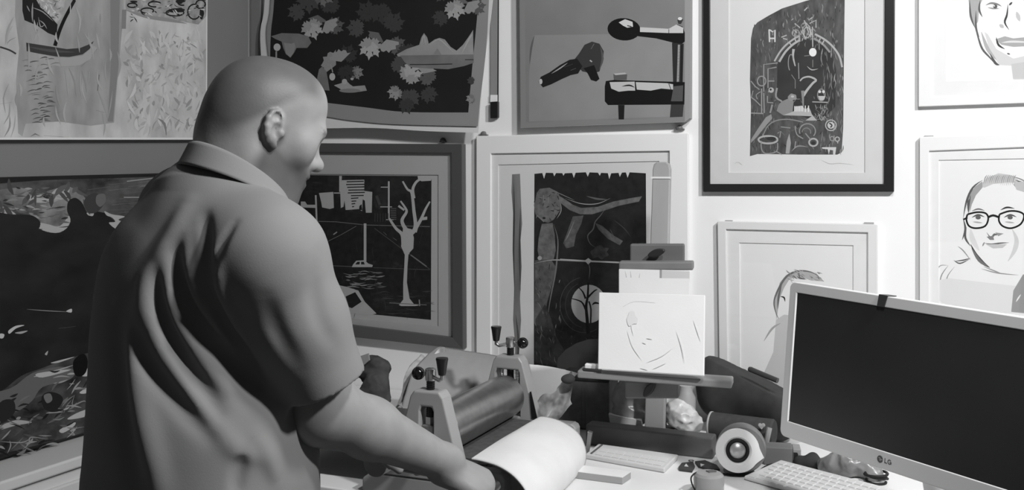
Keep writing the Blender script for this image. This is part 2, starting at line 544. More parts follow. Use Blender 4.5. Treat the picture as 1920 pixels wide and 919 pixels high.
a.poly([(60, -50), (130, -50), (118, 30), (105, 45), (66, 14)], mat('flecked_paint', 165, 0.8, 0.1, noise=(40, 0.3, 8)))
a.dashes(70, (62, -20, 112, 34), (0, 180), (5, 13), (1, 3), [205, 190, 140, 110], rng)
a.poly([(42, -60), (58, -20), (76, 14), (92, 28), (108, 46), (106, 68), (90, 62), (70, 48), (46, 38), (42, 20)], 38)
for q in ([(72, 32), (76, 50), (84, 46)], [(74, 38), (82, 44), (88, 54)], [(50, 10), (56, 22)], [(60, 14), (80, 22), (100, 40)]):
    a.line(q, 2.0, 150, True, 3)
a.line([(140, 0), (128, 22), (119, 40), (110, 62), (103, 86)], [6, 7], 30, False, 3)
a.line([(160, -40), (140, 0), (132, 14)], 3, 40)
a.poly([(49, 80), (75, 84), (100, 88), (125, 92), (150, 90), (165, 84), (176, 77), (168, 92), (155, 102), (130, 107), (105, 106), (75, 101), (50, 96)], 62)
a.line([(55, 88), (95, 95), (140, 98)], 5, 80, True, 3)
a.poly([(82, 104), (105, 108), (130, 109), (155, 104), (176, 86), (182, 90), (168, 112), (150, 122), (120, 126), (90, 120)], 160)
a.line([(152, 125), (164, 114)], 2.5, 70, True); a.line([(172, 104), (182, 92)], 2.0, 70, True)
a.line([(115, 125), (140, 124)], 2.0, 90, True)
for i in range(46):
    y = 108 + i * 2.7; x = 76 + 12 * math.sin(i * 1.9) + rng.uniform(-20, 22) * (1 - i / 70)
    a.line([(x - rng.uniform(4, 13), y + rng.uniform(0, 3)), (x, y - 1), (x + rng.uniform(4, 12), y + rng.uniform(-2, 1))], rng.uniform(1.0, 2.6), rng.choice([75, 90, 105, 60]), True, 3)
a.line([(0, 88), (18, 94), (30, 101)], 3.2, 62, False, 3)
a.line([(0, 195), (22, 192)], 2.4, 120, True)
a.line([(13, 84), (18, 76), (30, 70)], 1.4, 130, True, 3)
a.line([(186, 140), (183, 170)], 1.6, 110); a.line([(180, 207), (196, 211)], 2.6, 100, True); a.line([(96, 215), (117, 209)], 1.5, 100, True)
a.line([(57, 256), (66, 251), (75, 255)], 3, 120, True); a.line([(82, 254), (120, 257)], 3, 120, True)
# right third: pale field with rows of flecks and a dark band of shells on top
a.poly([(234, -60), (388, -60), (387, 30), (372, 46), (340, 40), (300, 34), (262, 28), (236, 20)], mat('shell_band_paint', 150, 0.8, 0.1, noise=(50, 0.3, 8)))
a.line([(234, 18), (270, 30), (318, 38), (350, 44)], 7, 140, True, 4)
a.poly([(229, 18), (237, 18), (236, 54), (228, 54)], 128)
for cx, cy, rx, ry in ((248, 10, 9, 4), (290, 8, 12, 5), (328, 24, 17, 6), (342, 4, 9, 6), (364, 22, 12, 14), (376, 8, 9, 8), (276, 20, 12, 5)):
    a.ring(cx, cy, rx, ry, 2.6, 35, rng.uniform(0, 90), rng.uniform(300, 400), 12)
for q in ((330, 20, 16, 4), (338, 3, 8, 4), (250, 3, 8, 2.5), (378, 26, 5, 9)):
    a.blob(*q, 40, rng, 9, .3)
a.dashes(40, (238, 0, 384, 40), (-40, 60), (5, 14), (1, 2.6), [40, 60, 200, 190], rng)
for lo_, hi_, n_ in ((164, 176, 130), (142, 156, 70)):
    a.dashes(n_, (236, 66, 380, 244), (20, 160), (5, 24), (1.2, 6), [lo_, hi_, (lo_ + hi_) // 2], rng)
a.dashes(80, (236, 60, 380, 244), (50, 125), (8, 34), (3, 8), [196, 192, 186], rng)
a.dashes(40, (4, 10, 228, 246), (70, 110), (18, 60), (2, 5), [158, 146, 166, 154], rng)
a.line([(296, 222), (308, 232), (312, 254)], 5, 128, True, 3); a.line([(322, 218), (345, 232)], 3, 105, True)
a.build('painted_scene', t)

# dark seascape
c = [(-330, 336), (520, 319), (520, 700), (-330, 960)]
c = [(-330, 341), (430, 322), (430, 727), (-330, 961)]
t = canvas('seascape_painting', LWALL, c, 0.002, 0.03, 'big dark painting of figures and breaking surf, low on the grey wall', 'painting', 40)
a = Art(LWALL, 0.0303)
DK = MATS['dark_brushed_paint'] if 'dark_brushed_paint' in MATS else mat('dark_brushed_paint', 30, 0.7, 0.2, noise=(7, 0.5, 8), stretch=(1, 1, 2.0))
def soft_poly(pts, m):
    ext = pts[-2:] + pts + pts[:3]; q = smooth_path(ext, 4); a.poly(q[8:-8 - 1], m)
a.poly(inset(c, 1, 1.5, 1, 1.5), mat('dark_brushed_paint', 30, 0.7, 0.2, noise=(7, 0.5, 8), stretch=(1, 1, 2.0)))
mid = mat('murky_paint', 74, 0.75, 0.15, noise=(14, 0.65, 10), stretch=(1, 1, 1.5))
lightp = mat('foam_paint', 112, 0.75, 0.15, noise=(20, 0.6, 10))
a.poly([(-100, 352), (80, 338), (305, 331), (300, 345), (262, 385), (225, 425), (200, 400), (160, 392), (130, 415), (110, 433), (70, 430), (45, 408), (0, 400), (-100, 410)], mid)
soft_poly([(-20, 362), (40, 352), (60, 366), (100, 355), (130, 350), (160, 372), (150, 395), (132, 414), (108, 432), (80, 428), (60, 408), (20, 396), (-20, 392)], lightp)
for q in ([(52, 372), (70, 364), (92, 370), (96, 378), (70, 380)], [(96, 364), (110, 352), (130, 354), (122, 372), (100, 374)], [(0, 392), (14, 392), (30, 402), (20, 406), (0, 398)],
          [(62, 416), (88, 420), (112, 424), (132, 402), (136, 416), (112, 436), (80, 432)], [(196, 396), (210, 402), (234, 406), (222, 412), (232, 418), (220, 430), (204, 418), (216, 416), (210, 408), (200, 404)],
          [(150, 402), (174, 398), (172, 406)], [(254, 388), (260, 378), (262, 386)]):
    soft_poly(q, 165)
a.dashes(70, (-10, 352, 130, 428), (-14, 22), (8, 30), (1.5, 4.5), [60, 50, 130, 150, 100], rng)
a.dashes(24, (-10, 350, 170, 400), (20, 160), (10, 34), (5, 11), [78, 72, 86, 92], rng)
for k in range(16):
    x = rng.uniform(200, 262); y = rng.uniform(336, 400)
    a.line([(x, y), (x + rng.uniform(20, 50), y - rng.uniform(1, 5))], rng.uniform(.8, 2), rng.choice([130, 100, 160]), True)
a.line([(238, 340), (306, 332)], 1.6, 150); a.line([(232, 370), (268, 370)], 1.6, 150); a.line([(165, 356), (206, 350)], 3, 120, True)
soft_poly([(128, 378), (140, 371), (152, 378), (160, 392), (166, 404), (190, 408), (206, 426), (222, 440), (210, 470), (190, 490), (150, 488), (116, 466), (114, 446), (132, 416), (126, 396)], DK)
soft_poly([(160, 372), (176, 362), (190, 368), (196, 380), (184, 396), (168, 400), (158, 386)], 62)
soft_poly([(182, 366), (196, 364), (198, 378), (188, 388), (180, 380)], 100)
soft_poly([(-10, 400), (20, 402), (60, 404), (76, 420), (60, 440), (20, 440), (-10, 430)], DK)
# lower surf
soft_poly([(-60, 760), (0, 735), (40, 705), (80, 690), (130, 672), (190, 660), (230, 690), (230, 790), (180, 805), (90, 830), (0, 852), (-60, 866)], mat('dark_surf_paint', 62, 0.75, 0.15, noise=(16, 0.8, 10), stretch=(1, 1, 1.5)))
soft_poly([(-40, 745), (20, 728), (60, 700), (110, 688), (140, 695), (130, 712), (80, 726), (60, 752), (30, 772), (10, 760), (-40, 775)], 98)
for q in ([(64, 706), (140, 684), (90, 702)], [(70, 700), (134, 693), (80, 708)], [(96, 680), (140, 669), (110, 680)], [(160, 692), (188, 688), (186, 700), (160, 706), (150, 702)],
          [(150, 735), (186, 716), (180, 728), (160, 738)], [(126, 786), (150, 772), (186, 762), (184, 774), (150, 784)], [(112, 806), (140, 792), (138, 800), (118, 812)],
          [(0, 798), (30, 788), (60, 792), (30, 798), (0, 806)], [(16, 620), (30, 611), (46, 610), (30, 616), (18, 626)], [(28, 624), (52, 620), (40, 626)],
          [(0, 626), (8, 627), (6, 634), (0, 634)], [(124, 584), (134, 579), (134, 586)], [(84, 664), (90, 658), (88, 666)]):
    soft_poly(q, rng.choice([175, 160, 185]))
a.line([(50, 580), (90, 583), (130, 585)], 1.6, 130, True, 3); a.line([(110, 616), (142, 612)], 1.6, 120, True)
a.dashes(46, (100, 690, 190, 812), (-60, 10), (8, 34), (1.2, 4), [150, 120, 165, 95, 40], rng)
a.dashes(50, (-10, 740, 120, 850), (-50, 30), (8, 34), (1.5, 6), [40, 30, 110, 140, 80], rng)
for q in ([(0, 828), (40, 830), (58, 822)], [(14, 850), (20, 836), (18, 826)], [(42, 844), (54, 832), (58, 820), (90, 824)], [(140, 740), (136, 760), (158, 752), (168, 762)], [(126, 812), (140, 816), (134, 806), (160, 800)]):
    a.line(q, 2.2, 140, True, 4)
soft_poly([(137, 680), (146, 668), (158, 664), (164, 676), (162, 696), (152, 706), (140, 702)], 20)
soft_poly([(78, 745), (92, 735), (112, 740), (118, 752), (104, 770), (84, 768)], 36); soft_poly([(82, 742), (94, 738), (98, 750), (88, 756)], 110)
soft_poly([(0, 755), (24, 750), (28, 772), (10, 790), (0, 790)], 40)
for k in range(60):
    x = rng.uniform(200, 425); y0_ = 690 - (x - 200) * .1
    y = rng.uniform(y0_ - 40, 795 - (x - 180) * .33)
    a.line([(x - rng.uniform(8, 22), y + 6), (x, y), (x + rng.uniform(8, 22), y - 4)], rng.uniform(1.5, 5), rng.choice([60, 95, 130, 150, 45]), True, 3)
for k in range(30):
    x = rng.uniform(260, 425); y = rng.uniform(334, 400)
    a.line([(x - 14, y + 2), (x, y), (x + 16, y - 2)], rng.uniform(1, 4), rng.choice([70, 110, 140]), True, 3)
a.build('painted_scene', t)

# low pale cabinet under the seascape
cb = LWALL.at(0, 860, 0.0); ztop = 0.712
p_end = LWALL.at(176, 820, 0.0)
t = thing('low_cabinet', (p_end.x, p_end.y, 0), 'low pale cabinet under the dark seascape, only its top corner in view', 'cabinet', rz=LW_)
ln = 1.7
bm = B(); ctr = Vector((p_end.x, p_end.y, 0)) - UL * ln / 2
add_box(bm, ctr + NL * 0.075 + Z * (ztop - 0.03) / 2, (UL, NL, Z), (ln / 2 - .012, 0.07, (ztop - 0.03) / 2))
o = obj('body', bm, mat('pale_cabinet_paint', 206, 0.55, 0.3), t); bevel(o, 0.004)
bm = B()
add_box(bm, ctr + NL * 0.08 + Z * (ztop - 0.015), (UL, NL, Z), (ln / 2, 0.08, 0.015))
o = obj('cabinet_top', bm, mat('pale_cabinet_paint', 206), t); bevel(o, 0.006, 3)
for k in range(3):
    bm = B(); cc = Vector((p_end.x, p_end.y, 0)) - UL * (0.3 + 0.54 * k)
    add_box(bm, cc + NL * 0.15 + Z * 0.36, (UL, NL, Z), (0.255, 0.009, 0.29))
    d = obj('door', bm, mat('pale_cabinet_paint', 206), t); bevel(d, 0.004)
    bm = B(); add_lathe(bm, [(0.0, 0.03), (0.012, 0.026), (0.012, 0.016), (0.006, 0.01), (0.006, 0)], cc + NL * 0.158 + UL * 0.2 + Z * 0.5, NL, 16)
    obj('knob', bm, mat('dull_metal', 130, 0.35, 0.5, 1.0), d, smooth=True)

# ------------------------------------------------------------------ pictures on the right wall
def framed(name, label, outer, bars, off1, frame_v, mat_v, opening, glass=True, inner_off=None, cat='picture', rough=0.45):
    """moulding, passepartout and glass; bars = left, top, right, bottom widths in pixels"""
    base = mean([WALL.at(x, y, 0.0) for x, y in outer])
    t = thing(name, base, label, cat, rz=RW)
    inn = inset(outer, *bars)
    fr = obj('frame', ring_frame(WALL, outer, inn, 0.002, off1, inner_off), mat('frame_%s_%d' % (name, frame_v), frame_v, rough, 0.4), t)
    bevel(fr, 0.0018, 2)
    o2 = inset(inn, -3, -3, -3, -3)
    obj('backing', panel(WALL, o2, 0.004, 0.007), mat('backing_board', 120), t)
    if opening is not None:
        m = obj('passepartout', ring_frame(WALL, o2, opening, 0.0071, 0.0105), mat('mount_card_%d' % mat_v, mat_v, 0.85, 0.1, noise=(30, 0.015)), t)
    if glass:
        bm = B(); fc = bm.faces.new([bm.verts.new(WALL.at(x, y, 0.0135)) for x, y in o2]); fc.normal_update()
        if fc.normal.dot(NR) < 0: fc.normal_flip()
        obj('glass_pane', bm, glass_mat(), t, recalc=False)
    return t

# --- tree linocut in a dark grey frame
t = framed('tree_linocut', 'dark grey framed linocut of a bare white tree and car, behind the man', [(488, 268), (866, 270), (868, 655), (488, 613)], (20, 17, 20, 22), 0.03, 84, 178,
           [(537, 326), (822, 328), (822, 612), (537, 585)], inner_off=0.024)
a = Art(WALL, 0.0074)
K = mat('black_linocut_ink', 40, 0.6, 0.2, noise=(60, 0.25, 6)); Wt = ink(182)
a.poly([(530, 318), (826, 320), (826, 620), (530, 590)], Wt)
a.poly([(551, 328), (783, 330), (784, 337), (790, 337), (809, 336), (808, 600), (551, 576)], K)
a.poly([(551, 382), (558, 378), (560, 388), (552, 390)], Wt); a.poly([(564, 378), (572, 378), (576, 384), (592, 384), (592, 390), (564, 389)], Wt)
a.poly([(598, 362), (625, 360), (626, 390), (618, 392), (604, 389), (602, 378)], Wt)
a.poly([(636, 330), (641, 330), (640, 360), (636, 360)], Wt); a.line([(626, 362), (640, 362)], 2, Wt)
a.poly([(641, 338), (683, 337), (683, 358), (698, 360), (697, 399), (686, 399), (684, 376), (680, 374), (679, 396), (672, 392), (648, 394), (646, 376), (644, 388), (639, 390), (638, 362)], Wt)
for i, (xa, xb) in enumerate(((650, 682), (649, 683), (651, 683), (653, 683), (652, 684), (658, 682), (658, 672), (659, 668), (659, 666), (660, 664))):
    y = 341 + i * 5.2; a.line([(xa, y), (xb, y - 1 + .5 * (i % 2))], 2.0, 38, False)
a.poly([(674, 386), (678, 383), (679, 394), (673, 394)], 38)
a.line([(592, 366), (594, 420), (596, 452)], 3.2, Wt); a.line([(729, 340), (729, 412)], 3.2, Wt); a.line([(714, 351), (730, 351)], 1.6, Wt); a.line([(713, 388), (735, 388)], 1.6, Wt); a.line([(724, 412), (738, 412)], 1.4, Wt)
for k in range(7): a.line([(732, 391 + k * 3.4), (743, 391 + k * 3.4)], .9, 120)
for k in range(6): a.line([(703 + k * 5, 400), (703 + k * 5, 416)], 1.0, 75)
a.line([(552, 414), (630, 416), (686, 422), (806, 425)], 1.2, 120); a.line([(706, 367), (712, 384)], 5, 72)
a.line([(600, 460), (640, 440), (668, 424)], 1.2, 110); a.line([(602, 454), (612, 448)], 2.4, 150); a.line([(625, 440), (632, 435)], 2.2, 150)
a.line([(702, 428), (750, 464), (806, 505)], 1.4, 80); a.line([(719, 435), (725, 441)], 2.2, Wt, True); a.line([(737, 446), (744, 451)], 2.2, Wt, True); a.line([(770, 478), (800, 500)], 2.2, 120)
a.poly([(682, 419), (687, 419), (687, 490), (682, 490)], Wt)
a.poly([(660, 500), (662, 496), (668, 489), (684, 488), (690, 494), (699, 497), (698, 501), (660, 501)], Wt)
a.poly([(666, 496), (670, 491), (675, 491), (674, 496)], 40); a.poly([(677, 496), (677, 491), (682, 491), (684, 496)], 40)
a.line([(615, 498), (660, 500)], 1.2, 100); a.line([(700, 502), (806, 506)], 1.0, 90)
a.dashes(46, (650, 508, 716, 545), (-8, 8), (6, 26), (.9, 2.0), [135, 110, 150], rng)
a.dashes(30, (720, 545, 806, 590), (-6, 6), (8, 30), (.7, 1.4), [75, 65], rng)
a.dashes(60, (556, 420, 806, 590), (60, 110), (6, 26), (.6, 1.3), [58, 66, 52], rng)
a.poly([(624, 545), (636, 535), (650, 538), (672, 545), (684, 566), (706, 588), (690, 592), (640, 584), (628, 570)], Wt)
a.poly([(648, 556), (666, 548), (678, 566), (660, 578), (654, 576)], 40); a.poly([(632, 556), (643, 558), (648, 576), (636, 570)], 45)
a.line([(730, 410), (742, 428), (754, 440), (757, 462), (764, 478)], [4, 9], Wt, False, 4)
a.poly([(756, 424), (764, 428), (772, 430), (776, 446), (775, 466), (766, 476), (764, 500), (763, 530), (768, 560), (776, 570), (786, 573), (778, 574), (752, 574), (748, 572), (756, 562), (756, 530), (758, 500), (759, 478), (752, 462), (754, 445)], Wt)
a.line([(755, 340), (764, 355), (772, 362), (776, 395), (779, 425), (770, 440)], [3, 8], Wt, False, 4)
a.line([(788, 336), (780, 342), (774, 355), (776, 372)], [4, 6], Wt, False, 4); a.poly([(784, 336), (809, 335), (808, 339), (790, 340)], Wt)
a.line([(751, 377), (760, 390), (762, 398), (754, 412), (757, 424), (766, 436)], [3, 8], Wt, False, 4); a.line([(747, 386), (758, 394)], 4, Wt)
a.line([(806, 378), (798, 392), (790, 410), (782, 424), (774, 436)], [3, 8], Wt, False, 4); a.poly([(790, 408), (801, 406), (801, 412), (786, 414)], Wt)
a.line([(780, 436), (784, 420)], 3, Wt); a.line([(786, 562), (787, 574)], 2, 150); a.line([(730, 568), (800, 572)], 1.4, 120)
a.build('print', t)

# --- figure and moon print in a broad white frame
t = framed('moon_print', 'large white framed print of a figure, branch and tree across a moon', [(893, 255), (1290, 250), (1290, 779), (893, 737)], (27, 33, 35, 40), 0.018, 232, 228,
           [(934, 309), (1236, 302), (1236, 720), (934, 690)])
a = Art(WALL, 0.0074)
Wt = mat('print_paper_white', 222, 0.85, 0.1, noise=(5, 0.02))
a.poly([(925, 300), (1245, 294), (1245, 730), (925, 698)], Wt)
strip = mat('grey_brushed_strip', 120, 0.8, 0.1, noise=(30, 0.3, 6), stretch=(1, 1, 0.2))
a.poly([(960, 327), (975, 326), (977, 380), (979, 420), (976, 450), (978, 500), (975, 560), (977, 600), (974, 650), (972, 690), (966, 690), (966, 650), (962, 600), (964, 540), (961, 470), (962, 400), (959, 360)], strip)
a.line([(963, 330), (964, 400), (963, 470), (965, 560)], 3, 62, True, 4); a.line([(976, 390), (974, 470), (976, 545)], 3, 70, True, 4); a.line([(967, 590), (972, 640), (970, 685)], 4, 75, True, 4)
K = mat('black_print_ink', 38, 0.6, 0.2, noise=(50, 0.3, 8))
a.poly([(1002, 326), (1022, 324), (1060, 325), (1100, 323), (1146, 325), (1178, 323), (1211, 325), (1212, 500), (1212, 712), (1100, 698), (1001, 685), (1001, 500)], K)
for x in (1020, 1040, 1057, 1076, 1102, 1124, 1143, 1163, 1177): a.poly([(x - 4, 322), (x + 4, 322), (x + rng.uniform(-1, 1), 326 + rng.uniform(3, 10))], Wt)
dk = mat('print_half_tone', 92, 0.6, 0.2, noise=(70, 0.35, 8)); md = mat('print_mid_tone', 108, 0.6, 0.2, noise=(60, 0.35, 8)); vd = mat('print_dark_tone', 62, 0.6, 0.2, noise=(60, 0.4, 8))
a.poly([(1004, 365), (1012, 354), (1030, 352), (1046, 360), (1052, 375), (1050, 395), (1038, 412), (1028, 418), (1018, 415), (1004, 402), (1001, 385)], md)
a.ring(1044, 388, 8, 20, 3, 40, -80, 90, 12); a.line([(1050, 376), (1052, 395), (1044, 410)], 1.4, 170, True, 4); a.line([(1006, 358), (1002, 380)], 2, 45)
a.line([(1019, 366), (1020, 380)], 2, 130); a.line([(1028, 366), (1028, 380)], 2, 130); a.ell(1020, 409, 3, 2, 40); a.line([(1008, 405), (1020, 416)], 2, 130)
a.dashes(24, (1006, 360, 1048, 412), (0, 180), (3, 10), (.8, 2), [60, 130, 50], rng)
a.poly([(1016, 420), (1036, 418), (1040, 440), (1042, 470), (1038, 486), (1012, 488), (1008, 470), (1010, 446)], md)
a.line([(1014, 420), (1006, 455), (1008, 485)], 3, 38, True, 4); a.line([(1038, 420), (1046, 450), (1044, 490), (1040, 520), (1032, 560), (1026, 600)], 3, 120, True, 4)
a.poly([(1003, 488), (1034, 488), (1042, 500), (1034, 540), (1026, 566), (1020, 600), (1006, 640), (1002, 600)], dk)
a.ell(1012, 484, 4, 4, 170); a.poly([(1003, 600), (1022, 570), (1034, 600), (1042, 630), (1060, 660), (1052, 688), (1003, 680)], vd)
a.dashes(60, (1004, 500, 1050, 684), (55, 110), (4, 18), (.7, 1.6), [120, 95, 140, 45], rng)
a.dashes(50, (1050, 610, 1110, 690), (30, 150), (3, 12), (.6, 1.2), [70, 60, 90], rng)
a.poly([(1046, 366), (1060, 374), (1074, 384), (1090, 390), (1120, 388), (1150, 378), (1180, 372), (1204, 368), (1198, 378), (1160, 386), (1136, 394), (1110, 402), (1088, 402), (1068, 394), (1050, 380)], md)
a.line([(1060, 372), (1090, 382), (1120, 382), (1144, 372)], 1.6, 165, True, 5); a.line([(1100, 368), (1120, 373), (1138, 374)], 3.5, 100, True, 4); a.line([(1030, 354), (1056, 366), (1078, 376)], 1.4, 130, True, 4)
a.poly([(1074, 406), (1094, 404), (1090, 420), (1080, 440), (1076, 462), (1062, 466), (1056, 456), (1062, 440)], dk); a.line([(1078, 412), (1066, 440), (1060, 452)], 1.6, 140, True, 3)
a.line([(1136, 390), (1126, 404), (1116, 416), (1112, 430), (1102, 442), (1106, 456), (1116, 464)], 2.2, 110, True, 4)
a.poly([(1116, 418), (1130, 424), (1148, 440), (1168, 452), (1162, 460), (1140, 448), (1122, 430)], dk); a.line([(1144, 430), (1150, 442)], 2, 150, True)
a.line([(1150, 412), (1170, 428), (1184, 446)], 1.4, 75, True, 4)
a.blob(1124, 472, 16, 13, vd, rng, 14, .3)
a.line([(1002, 494), (1030, 488), (1060, 488), (1102, 490), (1140, 492), (1210, 496)], 3.0, 165, True, 4); a.line([(1050, 486), (1102, 489), (1212, 494)], 1.4, 185); a.poly([(1096, 489), (1103, 484), (1110, 489), (1103, 496)], 185)
a.line([(1103, 492), (1106, 506), (1104, 524)], 1.6, 110, True, 3)
for k in range(34):
    an = rng.uniform(0, 6.28); r0 = rng.uniform(34, 48); r1 = r0 + rng.uniform(8, 24)
    a.line([(1100 + r0 * math.cos(an), 570 + r0 * math.sin(an) * 1.1), (1100 + r1 * math.cos(an + .2), 570 + r1 * math.sin(an + .2) * 1.1)], .9, rng.choice([78, 95, 66]), True)
a.ring(1096, 572, 46, 52, 1.2, 75, 60, 260); a.ring(1096, 572, 36, 42, 1.0, 70, 100, 250)
a.ell(1104, 570, 33, 36, 178)
a.line([(1103, 626), (1101, 600), (1099, 575), (1102, 555), (1103, 530)], [7, 3], 28, False, 4); a.line([(1098, 580), (1090, 566), (1072, 560)], [4, 1.5], 30, False, 4)
a.line([(1098, 560), (1093, 548), (1086, 540)], [4, 1.5], 30, False, 4); a.line([(1102, 558), (1114, 546), (1120, 543)], [4, 1.5], 30, False, 4); a.line([(1107, 610), (1108, 580), (1104, 565)], 3, 40, False, 3)
a.line([(1110, 572), (1116, 568), (1126, 570)], 4, 28, True, 3)
a.line([(1103, 606), (1106, 640)], 3, 60, True)
a.poly([(1044, 690), (1046, 672), (1060, 656), (1080, 644), (1104, 636), (1140, 636), (1160, 650), (1160, 704), (1100, 697)], mat('painted_glass_reflection', 92, 0.7, 0.2, noise=(8, 0.12)))  # grey dome: a reflection in the glass, painted into the print
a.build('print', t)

# --- press-handle painting, unframed
c = [(974, -40), (1294, -40), (1293, 222), (1284, 229), (976, 240)]
base = mean([WALL.at(x, y, 0) for x, y in c])
t = thing('press_handle_painting', base, 'grey unframed painting of a black crank and roller, between white and black frames', 'painting', rz=RW)
M_pg = mat('grey_washed_paint', 128, 0.8, 0.15, noise=(5, 0.12, 5))
obj('stretched_canvas', panel(WALL, c, 0.002, 0.03), mat('grey_canvas_edge', 150), t)
a = Art(WALL, 0.0303)
a.poly([(975, -39), (1284, -39), (1284, 228), (976, 239)], ink(132))
a.poly([(984, -39), (1284, -39), (1278, 222), (986, 230)], M_pg)
a.poly([(1000, 66), (1276, 62), (1276, 218), (992, 228), (992, 140)], mat('light_grey_washed_paint', 140, 0.8, 0.15, noise=(6, 0.1, 5)))
a.line([(993, 120), (996, 90), (1002, 66)], 4, 96, True, 3)
bk = mat('glossy_black_paint', 26, 0.35, 0.4)
a.ell(1170, 55, 31, 21, bk, 4); a.poly([(1160, 42), (1172, 36), (1186, 41), (1187, 50), (1176, 52), (1168, 48)], 205)
a.line([(1176, 48), (1184, 50)], 2, 70)
a.poly([(1196, 51), (1256, 54), (1270, 46), (1280, 50), (1284, 62), (1284, 78), (1276, 84), (1258, 79), (1230, 72), (1196, 68)], bk)
a.poly([(1200, 51), (1254, 54), (1268, 46), (1281, 52), (1281, 62), (1254, 62), (1200, 60)], 198); a.line([(1254, 55), (1254, 62)], 1.2, 60)
a.poly([(1270, 38), (1275, 31), (1281, 37), (1277, 45), (1272, 45)], 60); a.ell(1275, 35, 4, 3, 215)
a.poly([(1260, 80), (1282, 82), (1280, 158), (1262, 156)], 48); a.line([(1273, 84), (1271, 155)], 4, 165); a.line([(1278, 84), (1277, 155)], 2.5, 34)
for k in range(24): a.line([(1270, 86 + k * 2.9), (1276, 87 + k * 2.9)], .8, 70)
a.poly([(1136, 152), (1150, 150), (1284, 154), (1283, 196), (1140, 197), (1134, 190), (1134, 162)], bk)
a.poly([(1143, 154), (1190, 153), (1191, 170), (1178, 170), (1160, 172), (1146, 166)], 190); a.poly([(1192, 154), (1250, 156), (1262, 158), (1262, 168), (1240, 166), (1220, 170), (1194, 168)], 192)
a.line([(1166, 162), (1180, 160), (1190, 164)], 3, 40, True, 3); a.line([(1254, 157), (1258, 168)], 1.4, 60)
a.poly([(1263, 162), (1281, 160), (1280, 190), (1258, 190)], 84)
a.poly([(1150, 138), (1172, 136), (1176, 140), (1175, 150), (1151, 150)], 92); a.poly([(1150, 138), (1172, 136), (1175, 139), (1154, 141)], 180)
a.poly([(1159, 197), (1171, 197), (1170, 224), (1160, 224)], 34); a.poly([(1258, 196), (1282, 196), (1280, 219), (1256, 220)], 62)
a.poly([(1078, 110), (1086, 100), (1096, 84), (1110, 78), (1124, 82), (1132, 96), (1131, 112), (1124, 134), (1112, 138), (1092, 134), (1082, 124)], 60)
a.line([(1126, 88), (1130, 110), (1124, 130)], 4, 88, True, 3); a.line([(1108, 92), (1114, 82)], 2.4, 175, True); a.line([(1106, 113), (1110, 116)], 2.4, 175)
a.poly([(1010, 154), (1014, 144), (1030, 136), (1050, 122), (1068, 112), (1082, 110), (1092, 124), (1084, 138), (1070, 141), (1054, 148), (1034, 158), (1018, 164)], 36)
a.poly([(1094, 128), (1114, 122), (1124, 148), (1118, 153), (1108, 150), (1102, 138)], 30)
a.line([(1034, 138), (1050, 128), (1064, 118)], 2.4, 160, True, 3); a.line([(1070, 132), (1080, 128)], 2, 150, True); a.ell(1014, 153, 3, 5, 190); a.line([(1058, 126), (1074, 120)], 2, 110, True)
a.build('painted_scene', t)

# --- engraved arch print, black frame
t = framed('arch_print', 'tall print of a carved dark arch with a small moon, in a thin black frame', [(1318, -52), (1678, -52), (1676, 360), (1318, 360)], (13, 14, 19, 15), 0.017, 36, 212,
           [(1366, -10), (1622, -10), (1622, 324), (1366, 324)], rough=0.3)
a = Art(WALL, 0.0074)
a.poly([(1360, -20), (1630, -20), (1630, 330), (1360, 330)], mat('print_paper_grey', 222, 0.85, 0.1, noise=(4, 0.02)))
K = mat('scratched_print_ink', 84, 0.65, 0.2, noise=(45, 0.35, 8), stretch=(1.6, 1.6, 0.6))
def arch_in(x, y): return 1410 < x < 1580 and y < 288 and y > 14 + (1500 - x) * 0.36
a.poly([(1408, 72), (1412, 52), (1420, 42), (1440, 30), (1466, 16), (1472, 14), (1510, 2), (1540, -6), (1584, -12), (1583, 60), (1582, 150), (1581, 240), (1578, 286), (1570, 290), (1500, 290), (1432, 289), (1420, 289), (1406, 293), (1408, 200), (1406, 150)], K)
dkk = mat('smooth_print_ink', 58, 0.65, 0.2, noise=(20, 0.2, 5))
a.poly([(1458, 120), (1466, 98), (1480, 84), (1500, 74), (1520, 72), (1545, 86), (1560, 104), (1568, 130), (1566, 200), (1540, 228), (1470, 210), (1456, 180)], dkk)
G1, G2, G3 = 178, 150, 205
a.dashes(150, (1408, 5, 1582, 90), (75, 105), (4, 12), (.8, 1.8), [130, 115, 150, 60], rng, arch_in)
a.dashes(90, (1408, 90, 1460, 285), (70, 110), (4, 14), (.8, 1.6), [125, 110, 60], rng, arch_in)
a.dashes(90, (1540, 90, 1580, 285), (75, 105), (6, 22), (.8, 2.0), [150, 130, 110], rng, arch_in)
a.dashes(60, (1440, 180, 1560, 285), (0, 180), (4, 14), (.8, 1.6), [110, 125, 50], rng, arch_in)
a.line([(1452, 115), (1462, 98), (1474, 84), (1490, 72), (1500, 67)], 3.2, G1, False, 4); a.line([(1461, 116), (1472, 98), (1486, 84), (1500, 75)], 4, G1, False, 4)
a.line([(1528, 64), (1546, 74), (1562, 88), (1574, 106), (1579, 126)], 3.6, G1, False, 4); a.line([(1526, 72), (1542, 82), (1556, 98)], 3.6, G2, False, 4)
for q in ([(1480, 80), (1484, 85)], [(1490, 72), (1493, 79)], [(1538, 72), (1535, 80)], [(1545, 76), (1541, 84)], [(1465, 70), (1475, 66)], [(1468, 72), (1476, 74)]): a.line(q, 2.2, G1)
